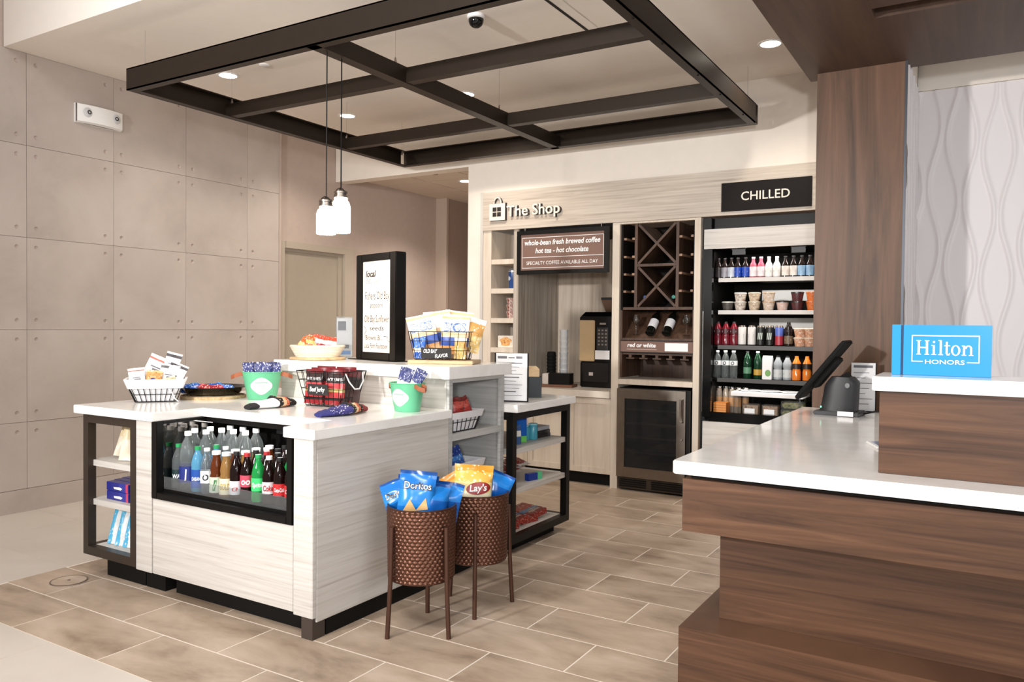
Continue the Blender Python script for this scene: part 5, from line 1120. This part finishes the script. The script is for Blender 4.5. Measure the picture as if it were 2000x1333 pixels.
CUPS = [(-1.80, 1, 'dark snack cup with pale lid', cup('a', [(50, 46, 44), (90, 84, 80), (60, 54, 50)], (196, 196, 190)), 'ca'), (-1.70, 2, 'nut and raisin snack cup', cup('b', [(90, 50, 36), (230, 220, 206), (110, 66, 46)], (206, 200, 192)), 'cb'), (-1.59, 2, 'granola snack cup', cup('c', [(150, 110, 76), (222, 206, 180), (120, 84, 58)], (196, 186, 170)), 'cc'),
        (-1.48, 2, 'yogurt snack cup', cup('d', [(232, 226, 218), (196, 170, 146), (238, 232, 226)], (176, 150, 126)), 'cd'), (-1.375, 1, 'pale snack cup with dark lid', cup('e', [(226, 206, 196), (206, 170, 156), (232, 220, 214)], (54, 44, 42)), 'ce'), (-1.265, 2, 'dark berry snack cup', cup('f', [(52, 34, 34), (90, 44, 46), (60, 40, 40)], (46, 38, 38)), 'cf'), (-1.155, 2, 'orange carrot snack cup', cup('g', [(206, 96, 40), (226, 130, 70), (190, 80, 34)], (216, 120, 66)), 'cg')]
for i, (x, n, d, mk, key) in enumerate(CUPS):
    for k in range(n): place(key, mk, (x, 6.31, FSH[1]+.0005+.0705*k), f'{d}, {"single" if n == 1 else ["lower", "upper"][k]}, {ORD[i]} stack from left, second fridge shelf', 'snack cups in the fridge')
CANP = [(.024, 0), (.031, .008), (.031, .145), (.026, .155), (.026, .158)]
JUI = [(.028, 0), (.033, .004), (.033, .07), (.029, .085), (.033, .10), (.033, .13), (.016, .165), (.015, .175)]
def can(n, c, text, tm):
    return lambda: mk_bottle('drink_can', 'can', CANP, STEEL, None, None, (.0314, .008, .145), lab(n, c) if isinstance(c, tuple) else c, text, tm, th=.05, tw=.04)
F3 = [(-1.875, 'dark red juice bottle', fb('jr', plain('juice_red', (110, 22, 34), .1), BK, (70, 20, 28), '=', WHITE, JUI, (.0336, .09, .13)), 'jr'), (-1.81, 'dark red juice bottle', None, 'jr'), (-1.745, 'dark red juice bottle', None, 'jr'),
      (-1.68, 'white drink can', can('cwh', (226, 222, 218), '=', GREYINK), 'cw'), (-1.605, 'white drink can', None, 'cw'), (-1.535, 'black energy drink can', can('cbk', (26, 28, 26), 'III', lab('claw', (200, 210, 200))), 'cbk'), (-1.465, 'black energy drink can', None, 'cbk'), (-1.395, 'blue and red drink can', can('cbr', bands('can_blue_red', [(0, (170, 50, 64)), (.5, (170, 56, 70)), (.52, (90, 110, 190))], .3), None, None), 'cbr'),
      (-1.325, 'dark brown coffee bottle', fb('cof', DKB, BK, (110, 90, 70), '=', WHITE, JUI, (.0336, .02, .08)), 'cof'), (-1.095, 'dark brown coffee bottle', None, 'cof')]
for i, (x, d, mk, key) in enumerate(F3): place(key, mk, (x, 6.305, FSH[2]+.0005), f'{d}, {ORD[i]} from the left of third fridge shelf', 'drinks on the third fridge shelf')
for i, x in enumerate((-1.24, -1.165)):
    for k in range(2): place('ych', cup('h', [(226, 214, 200), (190, 120, 70), (236, 228, 220)], (214, 196, 174)), (x, 6.305, FSH[2]+.0005+.0705*k), f'tan dessert cup, {["lower", "upper"][k]} in the {["left", "right"][i]} stack on the third fridge shelf', 'dessert cups in the fridge')
F4 = [(-1.875, 'clear bottle with round white label', lambda: mk_bottle('drink_bottle', 'bottle', WAT, PET, (.0145, .205, .218), WHITE, (.0316, .10, .135), lab('white', (232, 234, 234)), 'O', BLKL, th=.028, tw=.026), 'fw'), (-1.81, 'clear bottle with round white label', None, 'fw'), (-1.745, 'clear bottle with round white label', None, 'fw'),
      (-1.635, 'green sparkling water bottle', fb('gsw', plain('deep_green', (24, 70, 44), .08, trans=.4), BK, (90, 140, 110), None, None, WAT, (.0316, .04, .09)), 'gs'), (-1.555, 'green bottle with yellow label', fb('gsy', plain('deep_green', (24, 70, 44), .08), WHITE, (190, 150, 60), None, None, WAT, (.0316, .03, .075)), 'gy'),
      (-1.40, 'silver shake bottle', fb('sil', lab('silb', (150, 156, 160)), BK, (196, 200, 200), '=', BLKL, JUI, (.0336, .02, .08)), 'sl'), (-1.33, 'silver shake bottle', None, 'sl'), (-1.262, 'orange juice bottle', fb('orj', plain('juice_orange', (216, 120, 40), .1), plain('cap_orange', (200, 110, 40), .4), (36, 26, 22), None, None, JUI, (.0336, .09, .13)), 'oj'), (-1.185, 'orange juice bottle', None, 'oj')]
for i, (x, d, mk, key) in enumerate(F4): place(key, mk, (x, 6.305, FSH[3]+.0005), f'{d}, {ORD[i]} from left on fourth fridge shelf', 'bottles on the fourth fridge shelf')
ck = thing('drink_carton', 'white gable carton with green fruit print on the fourth fridge shelf', 'carton', (-1.478, 6.305, FSH[3]+.0005))
part('carton_body', MB().box(-.036, .036, -.03, .03, 0, .155), PAPER, ck, bevel=.002, world=False)
part('gable', MB().add([(-.036, -.03, .1555), (.036, -.03, .1555), (.036, .03, .1555), (-.036, .03, .1555), (-.036, -.002, .185), (.036, -.002, .185), (.036, .002, .185), (-.036, .002, .185)], [(0,3,2,1),(4,5,6,7),(0,1,5,4),(1,2,6,5),(2,3,7,6),(3,0,4,7)]), PAPER, ck, world=False)
part('fruit_print', MB().grid(lambda u, v: (.008+.022*v*math.cos(2*PI*u), -.0312, .05+.026*v*math.sin(2*PI*u)), 20, 2, True), plain('fruit_green', (110, 160, 90), .5), ck, world=False)
BZ = .6855
ob = thing('snack_crate', 'orange slatted snack box at the lower left of the fridge', 'box', (-1.835, 6.30, BZ))
part('box', MB().box(-.05, .05, -.05, .05, 0, .085), plain('crate_orange', (206, 120, 40), .5), ob, world=False)
for k in range(4): part('slat', MB().box(-.051, .051, -.054, -.0505, .008+.019*k, .021+.019*k), plain('slat_orange', (226, 150, 70), .5), ob, world=False)
for i, (x, y) in enumerate([(-1.885, 6.40), (-1.83, 6.40), (-1.775, 6.38), (-1.72, 6.36), (-1.665, 6.38)]):
    place('fjar', lambda: mk_bottle('glass_jar', 'jar', [(.024, 0), (.026, .004), (.026, .16), (.02, .18), (.02, .19)], plain('jar_milk', (190, 176, 160), .08, trans=.6), (.022, .19, .205), CHROME, (.0265, .05, .12), lab('jarlab', (170, 130, 90))), (x, y, BZ), f'clear jar with silver lid, {ORD[i]} from the left at the bottom of the fridge', 'jars at the bottom of the fridge')
tt = thing('display_riser', 'white tray on clear legs over the sandwich boxes in the fridge', 'riser', (-1.45, 6.30, BZ))
part('tray', MB().box(-.30, .25, -.05, .22, .145, .178), WHITE, tt, bevel=.004, world=False)
for x in (-.27, .22):
    for y in (-.02, .19): part('leg', MB().box(x-.006, x+.006, y-.006, y+.006, 0, .1445), ACRYL, tt, world=False)
for i, x in enumerate((-1.60, -1.45)):
    t = thing('sandwich_box', f'clear sandwich box with white label, {["left", "right"][i]} one under the white tray', 'sandwich box', (x, 6.31, BZ), group='sandwich boxes')
    part('food', MB().box(-.055, .055, -.03, .03, .004, .075), cloudy('sandwich', [(120, 80, 60), (206, 176, 140), (150, 60, 50)], 40, .5, 0), t, world=False)
    part('clear_box', MB().box(-.062, .062, -.038, .038, 0, .085), ACRYL, t, world=False)
    part('label', MB().box(-.045, .035, -.041, -.0385, .012, .05), PAPER, t, world=False)
for i in range(2):
    t = thing('salad_tray', f'clear salad tray, {["lower", "upper"][i]} of the stack under the white tray', 'salad tray', (-1.285, 6.33, BZ+.0625*i), group='salad trays')
    part('salad', MB().box(-.075, .075, -.05, .05, .004, .048), cloudy('salad', [(70, 84, 50), (150, 150, 90), (206, 196, 150)], 40, .6, 0), t, bevel=.01, world=False)
    part('clear_tray', MB().box(-.083, .083, -.058, .058, 0, .060), ACRYL, t, bevel=.004, world=False)
for i in range(3): solo('lidded_dish', MB().lathe([(.05, 0), (.08, .008), (.083, .012), (.05, .004), (.001, .004)], seg=28, cap=False), WHITE, f'round pale dish, {ORD[i]} from the left on the white fridge tray', 'dish', (-1.63+.16*i, 6.36, BZ+.1785), group='dishes on the fridge tray', smooth=40)

# ------------------------------------------------------------------ reception things
RT = .8615
hs = thing('loyalty_sign', 'bright blue acrylic block sign on the raised reception ledge', 'sign', (-.15, 3.225, 1.2045))
SB = plain('sign_blue', (38, 142, 206), .25)
part('block', MB().box(-.268, .008, 3.20, 3.25, 1.2045, 1.386), SB, hs, bevel=.001)
part('side_strip', MB().box(-.306, -.276, 3.20, 3.25, 1.2045, 1.387), SB, hs, bevel=.001)
part('reflection_line', MB().box(-.2755, -.2685, 3.203, 3.25, 1.2045, 1.385), plain('reflection_navy', (24, 60, 96), .3), hs)  # dark line drawn in for the reflection edge in the acrylic
yw = 3.1985
bl = MB().box(-.241, -.028, yw, yw+.001, 1.346, 1.350).box(-.241, -.2375, yw, yw+.001, 1.2565, 1.346).box(-.0315, -.028, yw, yw+.001, 1.2565, 1.346).box(-.241, -.204, yw, yw+.001, 1.253, 1.2565).box(-.066, -.028, yw, yw+.001, 1.253, 1.2565)
part('border_line', bl, WHITE, hs)
wtext(hs, 'lettering', 'HONORS', -.135, yw, 1.247, WHITE, width=.124, height=.0155, bold=.012, center=True)
# serif word drawn stroke by stroke
hx, hz, hh = 0, 0, .046
sr = MB()
SK = [0]
def st(x0, x1, z0, z1):
    SK[0] += 1; e = SK[0]*.00004; sr.box(hx+x0, hx+x1, yw-e, yw+.001, hz+z0, hz+z1)
for x in (.006, .034): st(x, x+.008, 0, hh); st(x-.004, x+.012, 0, .0025); st(x-.004, x+.012, hh-.0025, hh)
st(.014, .034, .021, .025)
st(.058, .065, 0, .031); st(.053, .070, 0, .0025); st(.053, .065, .0285, .031); st(.058, .065, .037, .044)
st(.081, .088, 0, .047); st(.076, .093, 0, .0025); st(.076, .088, .0445, .047)
st(.101, .108, .004, .042); st(.096, .116, .0285, .031); st(.104, .114, 0, .004); st(.112, .116, .003, .007)
N = 28
for k in range(N):
    a, b = 2*PI*k/N, 2*PI*(k+1)/N
    sr.add([(hx+.134+rx*math.cos(t), yw, hz+.0155+rz_*math.sin(t)) for rx, rz_, t in ((.0155, .0165, a), (.0155, .0165, b), (.0085, .0135, b), (.0085, .0135, a))], [(0, 1, 2, 3)])
st(.158, .165, 0, .031); st(.154, .169, 0, .0025); st(.154, .165, .0285, .031); st(.181, .188, 0, .022); st(.177, .192, 0, .0025)
for k in range(10):
    a, b = PI*k/10, PI*(k+1)/10
    sr.add([(hx+.1755+rx*math.cos(t), yw, hz+.021+rz_*math.sin(t)) for rx, rz_, t in ((.0125, .011, a), (.0125, .011, b), (.0055, .007, b), (.0055, .007, a))], [(0, 1, 2, 3)])
sr.v = [(-.2255+(x-.002)*.94, y, 1.279+z*1.14) for x, y, z in sr.v]
part('lettering', sr, WHITE, hs)
# point-of-sale terminal
ps = thing('sales_terminal', 'black touch-screen sales terminal on the reception counter by the walnut column', 'sales terminal', (-.75, 5.0, RT))
part('foot', MB().prism([(-.885, 4.90), (-.63, 4.88), (-.62, 5.10), (-.86, 5.12)], RT, RT+.025), CHAR, ps, bevel=.006)
def body_fn(u, v):
    a = 2*PI*u; cx = -.755+.02*v; rx = .105-.012*v-.05*max(0, v-.8)*5*.6; ry = .085-.01*v
    e = 3.0; c, s = math.cos(a), math.sin(a)
    k = (abs(c)**e+abs(s)**e)**(-1/e)
    return (cx+rx*c*k, 5.0+ry*s*k, RT+.025+.20*v+.02*math.sin(PI*min(1, v))*c)
tb_ = MB().grid(body_fn, 28, 12, True); n = 28; tb_.f.append(tuple(12*n+k for k in range(n)))
part('housing', tb_, CHAR, ps, smooth=45)
d = Vector((.265, 0, .345)); nrm = Vector((-.345, 0, .265)).normalized(); p0 = Vector((-.965, 4.86, .945))
def slab3(o, a, b, c):
    vs = [o, o+a, o+a+b, o+b, o+c, o+a+c, o+a+b+c, o+b+c]
    return MB().add([tuple(v) for v in vs], [(0,3,2,1),(4,5,6,7),(0,1,5,4),(1,2,6,5),(2,3,7,6),(3,0,4,7)])
sc_ = part('screen_shell', slab3(p0, d, Vector((0, .27, 0)), nrm*.026), BLACKM, ps, bevel=.006)
part('screen_glass', slab3(p0+d*.05+Vector((0, .015, 0))+nrm*.0262, d*.9, Vector((0, .24, 0)), nrm*.002), BLACKG, sc_)
part('screen_back', slab3(p0+d*.25+Vector((0, .05, 0))-nrm*.03, d*.5, Vector((0, .17, 0)), nrm*.0298), BLACKM, sc_, bevel=.006)
part('neck', slab3(Vector((-.80, 4.95, 1.055)), Vector((.09, 0, .06)), Vector((0, .1, 0)), Vector((.03, 0, -.05))), BLACKM, ps)
part('status_light', MB().box(-.845, -.838, 4.905, 4.9115, .905, .915), plain('led_green', (120, 230, 190), .3, emit=1.0), ps)
part('round_badge', MB().lathe([(.012, 0), (.012, .003)], (0, 0, 0), 16).__class__().grid(lambda u, v: (-.70+.013*v*math.cos(2*PI*u), 4.913, 1.04+.015*v*math.sin(2*PI*u)), 16, 1, True), plain('badge_grey', (120, 122, 124), .4), ps)
part('asset_tag', MB().box(-.745, -.66, 4.872, 4.8795, RT+.003, RT+.03), PAPER, ps)
solo('data_cable', MB().tube([(0, 0, .004), (.05, .03, .012), (.09, .10, .02), (.13, .20, .012), (.15, .30, .005)], .005, 8), BLACK, 'black data cable behind the sales terminal', 'cable', (-.66, 5.0, RT), smooth=60)
ph = thing('menu_holder', 'printed sheet in an upright holder behind the sales terminal', 'menu', (-.655, 5.25, RT), R3(0, 0, 10))
part('holder_edge', MB().box(.066, .072, -.006, .006, 0, .30).box(-.072, .066, -.006, .006, 0, .005), BLACK, ph, world=False)
s5 = part('sheet', MB().box(-.07, .0655, -.003, .003, .0055, .30), PAPER, ph, world=False)
for k in range(8): part('print', MB().box(-.058, .05-.02*(k % 3), -.0042, -.0031, .27-.032*k, .2735-.032*k+(.012 if k == 0 else 0)), GREYINK, s5, world=False)
lp_ = thing('tablet_computer', 'thin white and grey tablet lying half behind the raised ledge', 'tablet', (-.30, 3.78, RT), R3(0, 0, 20))
part('tablet_body', MB().box(-.14, .14, -.09, .09, 0, .010), WHITE, lp_, bevel=.003, world=False)
part('tablet_screen', MB().box(-.125, .125, -.075, .075, .0102, .0115), plain('tablet_grey', (150, 160, 184), .15), lp_, world=False)
